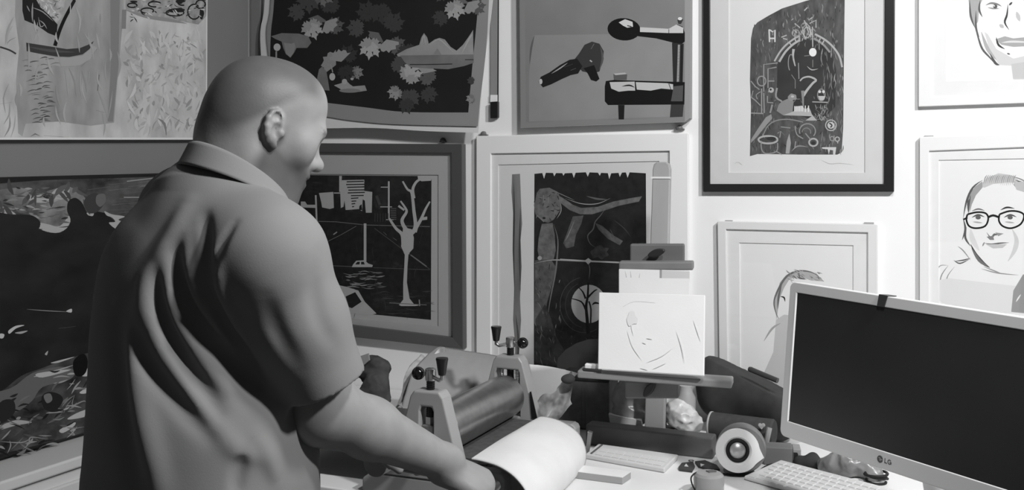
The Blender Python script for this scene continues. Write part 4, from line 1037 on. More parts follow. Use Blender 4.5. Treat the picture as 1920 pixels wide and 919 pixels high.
# lower roller under the bed
bm = B(); add_lathe(bm, [(0.0, 0.05), (0.024, 0.05), (0.024, LEN - .01), (0, LEN - .01)], pp(0, 0, 0.790), PA, 32)
obj('lower_roller', bm, M_steel, press, smooth=True)
for a0, sgn in ((0.021, 1), (LEN + 0.021, -1)):
    # pressure screw
    s = B(); add_tube(s, [pp(0, a0, ZR + 0.02), pp(0, a0, ZT + 0.025)], 0.0085, 16)
    for k in range(24): add_tube(s, [pp(0, a0, ZR + 0.028 + k * .0045), pp(0, a0, ZR + 0.0295 + k * .0045)], 0.0095, 16)
    sc = obj('pressure_screw', s, M_dsteel, press)
    bm = B(); add_tube(bm, [pp(0, a0, ZR + 0.018), pp(0, a0, ZR + 0.04)], 0.0115, 6)
    obj('lock_nut', bm, mat('bright_steel', 190, 0.25, 0.5, 0.9), press)
    # two-armed handle: one tapered grip standing up, one ball
    zh = ZT + 0.032
    h = B(); add_lathe(h, [(0, -0.012), (0.011, -0.012), (0.012, -0.01), (0.012, 0.012), (0.009, 0.014), (0, 0.014)], pp(0, a0, zh), Z, 20)
    e = pp(0.027 * sgn, a0 - 0.012, zh - 0.008); e2 = pp(0.034 * sgn, a0 - 0.013, zh - 0.004)
    add_tube(h, [pp(0, a0, zh - 0.002), e, e2, e2 + Z * 0.012], 0.0045, 10)
    fb = pp(-0.024 * sgn, a0 + .004, zh)
    add_tube(h, [pp(0, a0, zh), fb], 0.004, 10)
    hd = obj('handle', h, mat('bright_steel', 190, 0.25, 0.5, 0.9), press, smooth=True)
    g = B(); add_lathe(g, [(0, 0), (0.0075, 0), (0.0085, 0.003), (0.0125, 0.03), (0.0135, 0.034), (0.0128, 0.037), (0, 0.0375)], e2 + Z * 0.008, Z, 20)
    obj('tapered_grip', g, M_bplas, hd, smooth=True)
    g = B(); add_lathe(g, [(0.0, -0.0145)] + [(0.0145 * math.sin(math.pi * k / 10), -0.0145 * math.cos(math.pi * k / 10)) for k in range(1, 10)] + [(0, 0.0145)], fb - PB * 0.008 * sgn, PB, 20)
    obj('ball_grip', g, mat('black_gloss_plastic', 22, 0.15, 0.5), hd, smooth='all')
    # springs beside the screw
    for bb in (-0.0225, 0.0225):
        if a0 < 0.1: continue
        sp = B(); pts = []
        for k in range(150):
            an = k / 150 * 2 * math.pi * 14
            pts.append(pp(bb + 0.0055 * math.cos(an), a0 - .006 + 0.0055 * math.sin(an), ZR + 0.025 + 0.052 * k / 150))
        add_tube(sp, pts, 0.0013, 5)
        obj('spring', sp, mat('bright_steel', 190, 0.25, 0.5, 0.9), press, smooth='all')
        sp = B(); add_lathe(sp, [(0, 0), (0.008, 0), (0.008, 0.01), (0, 0.01)], pp(bb, a0 - .006, ZR + 0.07), Z, 12)
        obj('spring_cap', sp, M_press, press, smooth=True)
# dark brace in the far frame
bm = B(); add_prism(bm, [pp(b, LEN - 0.001, z) for b, z in ((0.062, 0.9), (0.066, 0.902), (0.083, 0.835), (0.068, 0.835))], PA * -0.002)
obj('brace_slot', bm, M_dsteel, press)
# bed plate
bm = B(); add_box(bm, pp(-0.17, LEN / 2 + 0.021, 0.8225), (PB, PA, Z), (0.29, LEN / 2 - 0.03, 0.0065))
o = obj('bed_plate', bm, mat('dark_grey_steel', 84, 0.4, 0.5, 0.3), press); bevel(o, 0.002)
# crank: axle, arm and turning handle held by the man
HUB = pp(0, -0.20, ZR)
HC = Vector((-0.062, 1.885, 0.868))
ARM_END = Vector((-0.030, 1.955, 0.868))
bm = B(); add_lathe(bm, [(0, -0.012), (0.014, -0.012), (0.014, 0.21), (0, 0.21)], HUB, PA, 24)
add_lathe(bm, [(0, -0.016), (0.026, -0.016), (0.026, 0.014), (0, 0.014)], HUB, PA, 24)
ck = obj('crank', bm, M_steel, press, smooth=True)
bm = B(); add_tube(bm, [HUB, ARM_END], [0.011, 0.008], 14); obj('crank_arm', bm, M_steel, ck, smooth=True)
bm = B(); hd_ = (HC - ARM_END).normalized(); add_lathe(bm, [(0, 0), (0.010, 0), (0.013, 0.02), (0.014, 0.06), (0.012, 0.12), (0.006, 0.126), (0, 0.127)], ARM_END, hd_, 20)
obj('crank_handle', bm, M_bplas, ck, smooth=True)

# dark felt on the bed under the white one
bm = B(); add_box(bm, pp(-0.02, LEN / 2 + 0.022, 0.8312), (PB, PA, Z), (0.125, LEN / 2 - 0.04, 0.0018))
M_felt = mat('dark_felt', 82, 0.95, 0.05, noise=(60, 0.15), bump=(300, 0.3))
tag(obj('felt_blanket', bm, M_felt, loc=pp(-0.02, LEN / 2, 0.83)), 'dark grey felt lying on the press bed under the steel roller', 'felt')
# white felt sheet bending over the end of the bed
rows = [  # back edge, front edge
    (P(1006, 789, 2.56), P(884, 861, 2.165)),
    (P(1016, 783, 2.545), P(905, 866, 2.15)),
    (P(1050, 792, 2.52), P(938, 878, 2.125)),
    (P(1083, 815, 2.49), P(970, 902, 2.10)),
    (P(1097, 845, 2.46), P(994, 940, 2.08)),
    (P(1096, 872, 2.45), P(1000, 985, 2.07)),
    (P(1082, 895, 2.44), P(985, 1025, 2.06)),
]
def fsheet(u, v):
    L_ = smooth_rows
    i = min(int(u * (len(L_) - 1)), len(L_) - 2); t = u * (len(L_) - 1) - i
    a = L_[i][0].lerp(L_[i + 1][0], t); b = L_[i][1].lerp(L_[i + 1][1], t)
    p = a.lerp(b, v)
    p.z += 0.006 * math.sin(v * 7 + u * 3) * u + 0.010 * math.sin(math.pi * v) * (0.4 + u)
    p.z = max(p.z, DZ + 0.006)
    return p
sa = smooth_path([r[0] for r in rows], 5); sb = smooth_path([r[1] for r in rows], 5)
smooth_rows = [(Vector(x), Vector(y)) for x, y in zip(sa, sb)]
bm = B(); add_grid(bm, fsheet, 60, 40)
o = obj('printing_felt', bm, mat('white_felt', 216, 0.95, 0.05, noise=(9, 0.05), bump=(120, 0.25)), loc=pp(0.12, LEN / 2, 0.84), smooth='all', recalc=True)
tag(o, 'white felt sheet coming off the press and curling down at its end', 'felt'); solid(o, 0.004, 0)

# ------------------------------------------------------------------ tabletop easel
M_wood = mat('grey_brown_wood', 118, 0.6, 0.25, noise=(14, 0.14, 6), stretch=(1, 1, 0.25))
M_woodd = mat('dark_stained_wood', 102, 0.6, 0.25, noise=(14, 0.14, 6), stretch=(0.4, 1, 1))
eb = DESK.at(1225, 858)
easel = thing('table_easel', (eb.x, eb.y, DZ), 'wooden tabletop easel with a ledge and a sliding top clamp, against the white wall', 'easel')
EX = (DESK.at(1330, 864) - DESK.at(1108, 840)); EX.z = 0; EX = EX.normalized(); EN = Vector((EX.y, -EX.x, 0))   # EN towards the room
def eb_box(x0, y0, x1, y1, d, th, name, m, bv=0.004, parent=None, dd=None):
    """board facing the room; corner pixels at depth d on the left, dd on the right"""
    a = P(x0, y0, d); b = P(x1, y0, dd or d); c = P(x1, y1, dd or d); e = P(x0, y1, d)
    bm = B(); n = (b - a).cross(e - a).normalized()
    if n.y > 0: n = -n
    add_prism(bm, [a, b, c, e], -n * th)
    o = obj(name, bm, m, parent or easel); bevel(o, bv, 2)
    return o
# base beam lying on the desk
p0, p1 = DESK.at(1098, 834), DESK.at(1336, 862)
bm = B(); h = 0.052
add_prism(bm, [p0, p1, p1 + Z * h, p0 + Z * h], -EN * 0.05)
o = obj('base_beam', bm, M_woodd, easel); bevel(o, 0.004)
for q in (0.43, 0.57):
    bm = B(); c0 = p0.lerp(p1, q) - EN * 0.05; add_prism(bm, [c0 - EX * .015, c0 + EX * .015, c0 + EX * .015 + Z * .03, c0 - EX * .015 + Z * .03], -EN * 0.12)
    obj('rear_foot', bm, M_woodd, easel)
# mast, leaning back
ml, mt = P(1226, 822, 2.655), P(1240, 318, 2.76)
mx = EX * 0.026
bm = B()
tp = [mt + mx * .92, mt + mx * .80 + Z * .014, mt + mx * .5 + Z * .02, mt - mx * .5 + Z * .02, mt - mx * .80 + Z * .014, mt - mx * .92]
add_prism(bm, [ml - mx, ml + mx] + tp, -EN * 0.018)
o = obj('mast', bm, mat('pale_easel_wood', 158, 0.6, 0.25, noise=(10, 0.1, 5), stretch=(1, 1, .2)), easel); bevel(o, 0.003)
lv = (mt - ml)
bm = B(); q0 = ml.lerp(mt, 0.965) + EN * 0.002
add_prism(bm, [q0 - mx * 1.02, q0 + mx * 1.02, q0 + mx * 1.02 + Z * .005, q0 - mx * 1.02 + Z * .005], EN * 0.002)
obj('mast_band', bm, ink(225), easel)
bm = B(); r0 = ml.lerp(mt, 0.75) - EN * 0.02; r1 = p0.lerp(p1, .5) - EN * 0.165 + Z * 0.012
add_tube(bm, [r0, r1], 0.009, 8); obj('rear_strut', bm, M_woodd, easel)
# ledge
lA, lB = P(1082, 702, 2.50), P(1372, 722, 2.40)
ld = (lB - lA).normalized(); ln_ = Vector((ld.y, -ld.x, 0)).normalized()
if ln_.y > 0: ln_ = -ln_
bm = B(); add_prism(bm, [lA - Z * .009, lB - Z * .009, lB + Z * .009, lA + Z * .009], -ln_ * 0.062)
o = obj('ledge', bm, mat('ledge_wood', 132, 0.55, 0.3, noise=(12, 0.14, 6), stretch=(.3, 1, 1)), easel); bevel(o, 0.004, 3)
# crossbar under the ledge with a dark wing knob
eb_box(1172, 715, 1272, 748, 2.545, 0.03, 'lower_crossbar', mat('crossbar_wood', 120, 0.6, 0.25, noise=(14, 0.12)), dd=2.51)
def wing(c, ang, name='wing_knob', L=0.019, W=0.009):
    bm = B(); d = EX * math.cos(ang) + Z * math.sin(ang); e = EX * -math.sin(ang) + Z * math.cos(ang)
    pts = [c + d * L * math.cos(a) * (1 - .25 * math.sin(a) ** 2) + e * W * math.sin(a) for a in [2 * math.pi * k / 20 for k in range(20)]]
    add_prism(bm, pts, EN * 0.012); o = obj(name, bm, mat('dark_knob', 44, 0.4, 0.4), easel); bevel(o, 0.003)
wing(P(1219, 729, 2.525), 0.95, L=.024, W=.010); wing(P(1232, 474, 2.68), 0.35, L=.024, W=.010)
# top clamp: block and lip
eb_box(1181, 458, 1283, 500, 2.71, 0.03, 'top_clamp', M_woodd, dd=2.68)
eb_box(1160, 491, 1300, 507, 2.67, 0.045, 'clamp_lip', mat('crossbar_wood', 120, 0.6, 0.25, noise=(14, 0.12)), dd=2.63)

# canvases on the easel
def board(name, label, c, d, th, v, lines, cat='canvas'):
    q = [P(x, y, dd_) for (x, y), dd_ in zip(c, d)]
    n = (q[1] - q[0]).cross(q[3] - q[0]).normalized()
    if n.y > 0: n = -n
    t = thing(name, mean([q[2], q[3]]), label, cat)
    bm = B(); add_prism(bm, q, -n * th)
    o = obj('canvas_board', bm, mat('primed_canvas_%d' % v, v, 0.8, 0.15, noise=(7, 0.03), bump=(220, 0.1)), t); bevel(o, 0.002)
    pl = Plane(q[0], n); a = Art(pl, 0.0003); lines(a); a.build('pencil_sketch', t)
    return t
def sk_back(a):
    for q in ([(1172, 508), (1176, 530), (1177, 552)], [(1182, 508), (1186, 552)], [(1200, 512), (1196, 534), (1192, 552)]): a.line(q, 2.0, 168, True, 4)
    a.poly([(1237, 506), (1241, 506), (1240, 560), (1236, 560)], 140)
    a.poly([(1241, 507), (1293, 509), (1292, 560), (1240, 560)], mat('tinted_canvas', 190, .8, .1, noise=(8, .06), stretch=(.3, 1, 1)))
board('rear_canvas', 'second pale canvas clamped at the top of the easel, behind the blank front board', [(1160, 504), (1294, 507), (1292, 660), (1160, 658)], (2.66, 2.62, 2.55, 2.59), 0.012, 212, sk_back)
def sk_front(a):
    for q, v in (([(1176, 620), (1186, 650), (1204, 676)], 214), ([(1190, 590), (1184, 610), (1188, 630)], 216), ([(1204, 642), (1212, 645)], 212), ([(1212, 634), (1224, 636)], 214), ([(1212, 680), (1240, 668), (1262, 652)], 213),
                 ([(1224, 692), (1250, 680)], 214), ([(1268, 620), (1278, 650), (1284, 680)], 216), ([(1300, 600), (1314, 640)], 217), ([(1168, 575), (1190, 565), (1230, 568)], 217), ([(1200, 690), (1216, 694)], 214)):
        a.line(q, 1.8, v, True, 4)
    a.blob(1185, 598, 9, 14, 213, random.Random(2), 12, .25)
board('front_canvas', 'blank white board with a faint pencil sketch, standing on the easel ledge', [(1123, 548), (1322, 553), (1320, 705), (1121, 692)], (2.555, 2.475, 2.40, 2.475), 0.010, 222, sk_front)
# eraser and bits at the left end of the ledge
e0 = P(1096, 690, 2.50)
bm = B(); add_box(bm, P(1109, 687, 2.515), (ld, Z, ln_), (0.015, 0.006, 0.009)); o = obj('eraser', bm, ink(228), loc=e0); bevel(o, 0.002)
tag(o, 'small white eraser at the left end of the easel ledge', 'eraser')
bm = B(); add_tube(bm, [P(1094, 693, 2.47), P(1128, 696, 2.455)], 0.004, 10); add_tube(bm, [P(1092, 693, 2.471), P(1094, 693, 2.47)], [0.001, 0.004], 10)
tag(obj('charcoal_stick', bm, mat('charcoal', 48, 0.9), loc=P(1094, 694, 2.47), smooth=True), 'short dark charcoal stick lying in front of the white eraser', 'charcoal')
# ------------------------------------------------------------------ the man
def unit(a): a = np.array(a, float); return a / np.linalg.norm(a)
np_P = lambda x, y, d: np.array(P(x, y, d))
AZ = math.radians(36); f_t = np.array([math.cos(AZ), math.sin(AZ), 0]); r_t = np.array([f_t[1], -f_t[0], 0]); zz = np.array([0, 0, 1.0])
AH = math.radians(27); PT = math.radians(24)
hh = np.array([math.cos(AH), math.sin(AH), 0]); r_h = np.array([hh[1], -hh[0], 0])
f_h = hh * math.cos(PT) - zz * math.sin(PT); u_h = hh * math.sin(PT) + zz * math.cos(PT)
HC0 = np_P(490, 212, 1.72)
def H(f, u, r=0.0): return HC0 + f_h * f + u_h * u + r_h * r
HAX = (f_h, u_h, r_h)
NB = np_P(428, 345, 1.70)                    # base of the neck
RS = np_P(502, 486, 1.575); LS = NB - r_t * 0.185 + f_t * 0.0 - zz * 0.055
EL_R = np_P(606, 764, 1.66); WR_R = np_P(836, 868, 1.855)
EL_L = LS + np.array([0.05, 0.05, -0.285]); WR_L = np_P(655, 800, 2.02)
FOOT = np.array([-0.50, 1.74, 0.0])

body = Soft()
# skull and face
body.ell(H(0.000, 0.004), HAX, (0.090, 0.090, 0.076), 0.02)
body.ell(H(0.036, 0.036), HAX, (0.062, 0.056, 0.064), 0.03)
body.ell(H(-0.022, -0.010), HAX, (0.058, 0.078, 0.068), 0.03)
body.ell(H(0.052, -0.040), HAX, (0.054, 0.082, 0.058), 0.03)
body.cone(H(0.092, 0.003, -0.034), H(0.092, 0.003, 0.034), 0.012, 0.012, 0.024)
for sg in (-1, 1):
    body.cone(H(0.004, -0.076, sg * 0.054), H(0.080, -0.112, sg * 0.020), 0.020, 0.020, 0.03)
    body.ball(H(0.072, -0.030, sg * 0.042), 0.023, 0.03)
    body.ball(H(0.109, -0.016, sg * 0.033), 0.013, 0.016, 's')
    body.ell(H(0.087, -0.017, sg * 0.032), HAX, (0.0135, 0.0125, 0.0155), 0.005)
    body.cone(H(0.100, 0.005, sg * 0.018), H(0.094, 0.007, sg * 0.046), 0.0028, 0.002, 0.010)
body.cone(H(0.096, -0.010), H(0.119, -0.040), 0.0080, 0.0105, 0.012)
body.ball(H(0.1225, -0.0415), 0.0092, 0.010)
for sg in (-1, 1):
    body.ball(H(0.109, -0.0455, sg * 0.0125), 0.0088, 0.008)
    body.ball(H(0.113, -0.0545, sg * 0.007), 0.0042, 0.004, 's')
body.ell(H(0.088, -0.074), HAX, (0.022, 0.022, 0.030), 0.022)
body.ell(H(0.1075, -0.0670), HAX, (0.009, 0.0056, 0.021), 0.007)
body.ell(H(0.1055, -0.0815), HAX, (0.0105, 0.0070, 0.019), 0.007)
body.cone(H(0.1155, -0.0740, -0.020), H(0.1155, -0.0740, 0.020), 0.0028, 0.0028, 0.004, 's')
body.ball(H(0.085, -0.108), 0.0245, 0.025)
# ears: a tilted bowl with a rolled rim
for sg in (-1, 1):
    e_o = unit(r_h * sg * 0.93 + f_h * 0.34)
    e_b = unit(np.cross(u_h, e_o)) * 1.0
    if e_b @ f_h > 0: e_b = -e_b                                # towards the back rim
    e_u = unit(u_h * 0.97 - f_h * 0.22); e_b = unit(e_b - e_u * (e_b @ e_u)); e_n = unit(np.cross(e_u, e_b)); e_n = e_n if e_n @ (r_h * sg) > 0 else -e_n
    ec = H(0.020, -0.024, sg * 0.0735) + e_b * 0.009; es = 0.84
    body.ell(ec, (e_u, e_b, e_n), (0.031 * es, 0.0185 * es, 0.0055), 0.006)
    rim = [(-0.012, -0.013), (0.010, -0.013), (0.024, -0.010), (0.0315, 0.000), (0.029, 0.011), (0.018, 0.0175), (0.002, 0.018), (-0.012, 0.013), (-0.024, 0.005), (-0.031, -0.004)]
    body.chain([ec + (e_u * a + e_b * b) * es + e_n * 0.0035 for a, b in rim[1:]], [0.0042] * 7 + [0.0046, 0.0058], 0.004)
    body.chain([ec + (e_u * a + e_b * b) * es + e_n * 0.003 for a, b in ((0.016, -0.002), (0.012, 0.007), (0.0, 0.010), (-0.012, 0.007), (-0.017, -0.001))], [0.003] * 5, 0.004)
    body.ell(ec + e_b * -0.002 + e_u * -0.003 + e_n * 0.0065, (e_u, e_b, e_n), (0.012, 0.0085, 0.0065), 0.004, 's')
    body.ell(ec + e_b * 0.001 + e_u * 0.020 + e_n * 0.006, (e_u, e_b, e_n), (0.007, 0.008, 0.004), 0.003, 's')
    body.ball(ec - e_b * 0.014 - e_u * 0.004 + e_n * 0.003, 0.0055, 0.006)
# neck and trunk (under the shirt)
NK = np_P(448, 338, 1.70)
body.cone(H(-0.016, -0.045), NK, 0.058, 0.058, 0.04)
body.cone(NK, NB - zz * 0.05, 0.058, 0.075, 0.04)
body.cone(H(0.010, -0.085), NB + f_t * 0.045 - zz * 0.03, 0.050, 0.055, 0.03)
body.cone(H(-0.040, -0.070), NK - f_t * 0.012, 0.038, 0.046, 0.03)
CH = NB - zz * 0.22 + f_t * 0.01
body.cone(NB - zz * 0.02, RS - zz * .01, 0.055, 0.058, 0.04); body.cone(NB - zz * 0.02, LS, 0.055, 0.058, 0.04)
body.ell(CH, (f_t, r_t, zz), (0.115, 0.145, 0.20), 0.05)
PV = np.array([-0.505, 1.715, 0.93])
body.cone(CH, PV, 0.125, 0.125, 0.05)
# right arm, left arm
body.cone(RS, EL_R, 0.058, 0.050, 0.03)
FM_R = EL_R + (WR_R - EL_R) * 0.35
body.cone(EL_R, FM_R, 0.049, 0.0485, 0.03); body.cone(FM_R, WR_R, 0.048, 0.030, 0.02)
body.ball(EL_R + np.array([-0.01, 0, -0.006]), 0.046, 0.03)
body.cone(LS, EL_L, 0.056, 0.048, 0.03); FM_L = EL_L + (WR_L - EL_L) * 0.35
body.cone(EL_L, FM_L, 0.046, 0.046, 0.02); body.cone(FM_L, WR_L, 0.045, 0.029, 0.02)
def hand(W, d, n, w, curls, thumb, tk=1.0):
    """W wrist, d towards the knuckles, n out of the back of the hand, w towards the thumb side"""
    W, d, n, w = np.array(W), unit(d), unit(n), unit(w)
    kn = []
    for i in range(4):
        q = 1.5 - i                                            # index .. little
        k_ = W + d * (0.092 - 0.004 * (q - .5) ** 2 - (0.006 if i == 3 else 0)) + w * q * 0.0205 + n * (0.003 - 0.0012 * (q - .5) ** 2)
        kn.append(k_)
        body.cone(W + w * q * 0.010, k_, 0.0165, 0.0125, 0.018)
    body.ell(W + d * 0.05, (d, n, w), (0.045, 0.014, 0.036), 0.02)
    for i in range(4):
        L = [(0.044, 0.026, 0.021), (0.048, 0.030, 0.022), (0.045, 0.028, 0.021), (0.035, 0.021, 0.019)][i]
        p = kn[i]; ang = 0; pts = [p]; spread = (1.5 - i) * 0.05
        for j in range(3):
            ang += curls[j]
            dirv = unit(d * math.cos(ang) - n * math.sin(ang) + w * spread * (1 if j == 0 else 0))
            p = p + dirv * L[j]; pts.append(p)
        r0 = 0.0098 if i < 3 else 0.0086
        body.chain(pts, [r0, r0 * .93, r0 * .86, r0 * .78], 0.003)
    t0 = W + d * 0.022 + w * 0.026 - n * 0.006
    t1 = t0 + unit(d * 0.62 + w * 0.62 - n * 0.35) * 0.040
    t2 = t1 + unit(d * thumb[0] + w * thumb[1] - n * thumb[2]) * 0.032
    t3 = t2 + unit(d * thumb[3] + w * thumb[4] - n * thumb[5]) * 0.026
    body.chain([t0, t1, t2, t3], [0.017, 0.0125, 0.0108, 0.009], 0.010)
hdir = unit(np.array([0.80, 0.22, -0.42])); han = np.array((HC - ARM_END).normalized())
w_r = unit(-han - hdir * (-han @ hdir)); n_r = unit(np.cross(w_r, hdir)); n_r = n_r if n_r[2] > 0 else -n_r
HW = np.array(HC) - hdir * 0.088 + n_r * 0.026 - w_r * .0
WR_R2 = HW
body.cone(WR_R, HW, 0.030, 0.026, 0.02)
hand(HW, hdir, n_r, w_r, (0.95, 1.25, 0.9), (0.5, 0.2, 0.8, 0.1, -0.5, 0.85))
hl = unit(np.array([0.72, 0.55, -0.42])); wl = unit(np.cross(hl, zz)); nl = unit(np.cross(wl, hl)); nl = nl if nl[2] > 0 else -nl
hand(WR_L, hl, nl, wl, (0.25, 0.3, 0.2), (0.8, 0.3, 0.4, 0.9, 0.1, 0.3))
# legs (inside the trousers)
HIPS = []
for sg in (-1, 1):
    hip = PV + r_t * sg * 0.085 - zz * 0.05; kn_ = FOOT + r_t * sg * 0.115 + f_t * 0.03 + zz * 0.50; an = FOOT + r_t * sg * 0.12 - f_t * 0.02 + zz * 0.09
    HIPS.append((hip, kn_, an))
    body.cone(hip, kn_, 0.075, 0.050, 0.03); body.cone(kn_, an, 0.050, 0.036, 0.02)
    body.cone(an - zz * 0.03, an + f_t * 0.13 - zz * 0.055, 0.036, 0.028, 0.02)
SK = s2l(142)
def skin_colour(p):
    q = p - HC0; fF, fU, fR = q @ f_h, q @ u_h, q @ r_h
    c = np.full(len(p), SK) * (1 + 0.05 * noise3(p, 60, 1) + 0.04 * noise3(p, 140, 3))
    onhead = (fU > -0.16) & (np.abs(fR) < 0.1) & (fF < 0.14) & (p[:, 2] > 1.36)
    def sm(x, a, b): t = np.clip((x - a) / (b - a), 0, 1); return t * t * (3 - 2 * t)
    # cropped hair: top, back and sides down to a hairline
    line = 0.045 - 0.11 * sm(-fF, -0.055, 0.07)
    hair = sm(fU - line, -0.012, 0.02) * sm(-fF, -0.088, -0.045)
    c = np.where(onhead, c * (1 - 0.60 * hair), c)
    # stubble on jaw, cheek and lip
    edge = -0.050 + 0.02 * sm(-fF, -0.06, 0.0)
    st = sm(edge - fU, -0.006, 0.018) * sm(fF, -0.005, 0.02) * (1 - sm(-fU, 0.150, 0.165))
    st = np.maximum(st, sm(fF, 0.002, 0.012) * (1 - sm(fF, 0.030, 0.042)) * sm(-0.015 - fU, -.01, .02) * (np.abs(fR) < 0.077) * 0.8)
    c = np.where(onhead, c * (1 - 0.68 * st), c)
    lips = np.exp(-(((fF - 0.109) / 0.010) ** 2 + ((fU + 0.075) / 0.011) ** 2)) * (np.abs(fR) < 0.023)
    c = np.where(onhead, c * (1 - 0.36 * lips), c)
    for sg in (-1, 1):
        br = np.exp(-(((fU - 0.007) / 0.005) ** 2)) * ((fR * sg > 0.012) & (fR * sg < 0.052) & (fF > 0.07))
        c = np.where(onhead, c * (1 - 0.55 * br), c)
        ey = np.exp(-(((fU + 0.0215) / 0.0042) ** 2)) * ((fR * sg > 0.014) & (fR * sg < 0.054) & (fF > 0.074))
        c = np.where(onhead, c * (1 - 0.75 * ey), c)
    return np.clip(c, 0.01, 1)
M_skin = attr_mat('skin', 0.5, 0.35, bump=(260, 0.08))
man = soft_obj('person', body, 0.0034, M_skin, loc=FOOT, colour=skin_colour)
tag(man, 'man with cropped hair and stubble in a plain short sleeved shirt, bent over the press', 'person')

# shirt
shirt = Soft()
def prow(z, xl, xr, d, lat=1.0):
    X0, X1 = (xl - 960) / F * d, (xr - 960) / F * d
    return (z, (X0 + X1) / 2, d, (X1 - X0) / 2 * 1.02, (X1 - X0) / 2 * lat)
rows_t = [prow(0.78, 176, 586, 1.71, 1.1), prow(0.945, 172, 590, 1.70, 1.1), prow(1.0, 175, 590, 1.70, 1.1), prow(1.08, 181, 584, 1.70, 1.1), prow(1.16, 186, 560, 1.70, 1.1),
          prow(1.24, 190, 535, 1.70, 1.15), prow(1.31, 203, 515, 1.71, 1.2), prow(1.36, 228, 500, 1.715, 1.2), prow(1.40, 268, 490, 1.72, 1.2), prow(1.43, 310, 480, 1.72, 1.1)]
shirt.loft(rows_t, f_t, r_t)
shirt.cone(NB - zz * 0.03 - f_t * .02, RS - zz * 0.0, 0.074, 0.080, 0.05)
shirt.cone(NB - zz * 0.03 - f_t * .02, LS - zz * 0.0, 0.076, 0.078, 0.05)
shirt.ell(NB - zz * 0.13 - f_t * 0.04, (f_t, r_t, zz), (0.10, 0.15, 0.13), 0.06)
CU = np_P(612, 722, 1.615); ax = unit(EL_R - RS); ax = unit(CU - RS)
shirt.cone(RS, RS + (CU - RS) * 0.5, 0.082, 0.074, 0.05)
shirt.cone(RS + (CU - RS) * 0.5, CU + ax * 0.03, 0.074, 0.060, 0.03, cut=(CU, ax))
axl = unit(EL_L - LS); CL = LS + axl * 0.22
shirt.cone(LS, CL + axl * 0.03, 0.080, 0.064, 0.04, cut=(CL, axl))
base_shirt_ops = list(shirt.ops)
def on_shirt(px):
    out = []
    for x, y in smooth_path(px, 3):
        h = shirt.trace(x, y)
        if h is not None: out.append(h)
    return out
FOLDS = [  # pixels along each crease, depth, width: creases fan out from under the arm across the back
    ([(383, 405), (386, 450), (386, 500), (391, 545)], 0.010, 0.011),
    ([(330, 480), (338, 530), (352, 575), (390, 628), (440, 680), (480, 720)], 0.012, 0.013),
    ([(294, 500), (298, 560), (318, 620), (350, 680), (385, 735), (410, 775)], 0.012, 0.013),
    ([(252, 600), (262, 660), (300, 715), (345, 770), (390, 820)], 0.008, 0.013),
    ([(402, 550), (424, 610), (452, 655), (480, 700)], 0.015, 0.010),
    ([(350, 440), (352, 500), (372, 560), (410, 620), (455, 668)], -0.007, 0.012),
    ([(312, 470), (318, 560), (336, 615), (380, 680), (425, 730)], -0.009, 0.012),
    ([(270, 520), (278, 590), (300, 650), (345, 715), (392, 780)], -0.009, 0.013),
    ([(243, 640), (254, 720), (270, 800), (290, 880), (300, 930)], -0.013, 0.019),
    ([(350, 380), (322, 440), (290, 500), (266, 570), (250, 640)], -0.009, 0.017),
    ([(225, 560), (222, 640), (232, 740), (246, 830), (258, 920)], 0.007, 0.022),
    ([(405, 480), (412, 540), (440, 600), (462, 640)], -0.007, 0.011),
    ([(440, 420), (418, 455), (402, 500), (398, 540)], 0.006, 0.008),
    ([(455, 850), (448, 880), (442, 925)], 0.009, 0.010),
    ([(480, 820), (500, 850), (520, 905)], -0.006, 0.012),
    ([(400, 790), (430, 830), (455, 850), (500, 860)], -0.005, 0.014),
    ([(600, 480), (590, 540), (600, 600), (630, 650)], 0.004, 0.014),
    ([(500, 560), (520, 620), (560, 690)], 0.004, 0.014),
]
traced = [(on_shirt(q), dp, w) for q, dp, w in FOLDS]
for pts, dp, w in traced:
    if len(pts) > 2: shirt.groove(pts, dp * 1.35, w)
shirt.field(lambda p: 0.0016 * noise3(p, 16, 2) + 0.0008 * noise3(p, 38, 5))
shirt.cone(CU - ax * 0.05, CU + ax * 0.06, 0.052, 0.0575, 0.004, 's')
shirt.cone(CL - axl * 0.05, CL + axl * 0.06, 0.052, 0.060, 0.004, 's')
# round opening for the neck
shirt.cone(NB + f_t * 0.012 - zz * 0.02, NB + f_t * 0.012 + zz * 0.25, 0.066, 0.078, 0.006, 's')
M_shirt = mat('grey_twill_shirt', 130, 0.85, 0.12, noise=(7, 0.04), bump=(420, 0.08))
so = soft_obj('shirt', shirt, 0.0038, M_shirt, man)
# collar: a band standing round the neck and folded over
RC = np_P(448, 339, 1.69)
def collar_pt(u, v):
    th = -0.10 + u * (2 * math.pi - 0.55) + 0.375
    c, s = math.cos(th), math.sin(th)
    lat, dep_ = 0.0675, 0.0690
    prof = [(0.000, -0.010), (0.001, 0.012), (0.004, 0.017), (0.009, 0.016), (0.014, 0.006), (0.020, -0.006), (0.027, -0.019)]
    q = v * (len(prof) - 1); i = min(int(q), len(prof) - 2); t = q - i
    r = prof[i][0] * (1 - t) + prof[i + 1][0] * t; h = prof[i][1] * (1 - t) + prof[i + 1][1] * t
    p = RC + f_t * ((dep_ + r) * c) + r_t * ((lat + r) * s) + zz * (h - 0.050 * c - 0.004 * math.cos(2 * th))
    return Vector(p)
bm = B(); add_grid(bm, collar_pt, 72, 18)
co = obj('collar', bm, M_shirt, so, smooth='all', recalc=True); solid(co, 0.0018, 0)
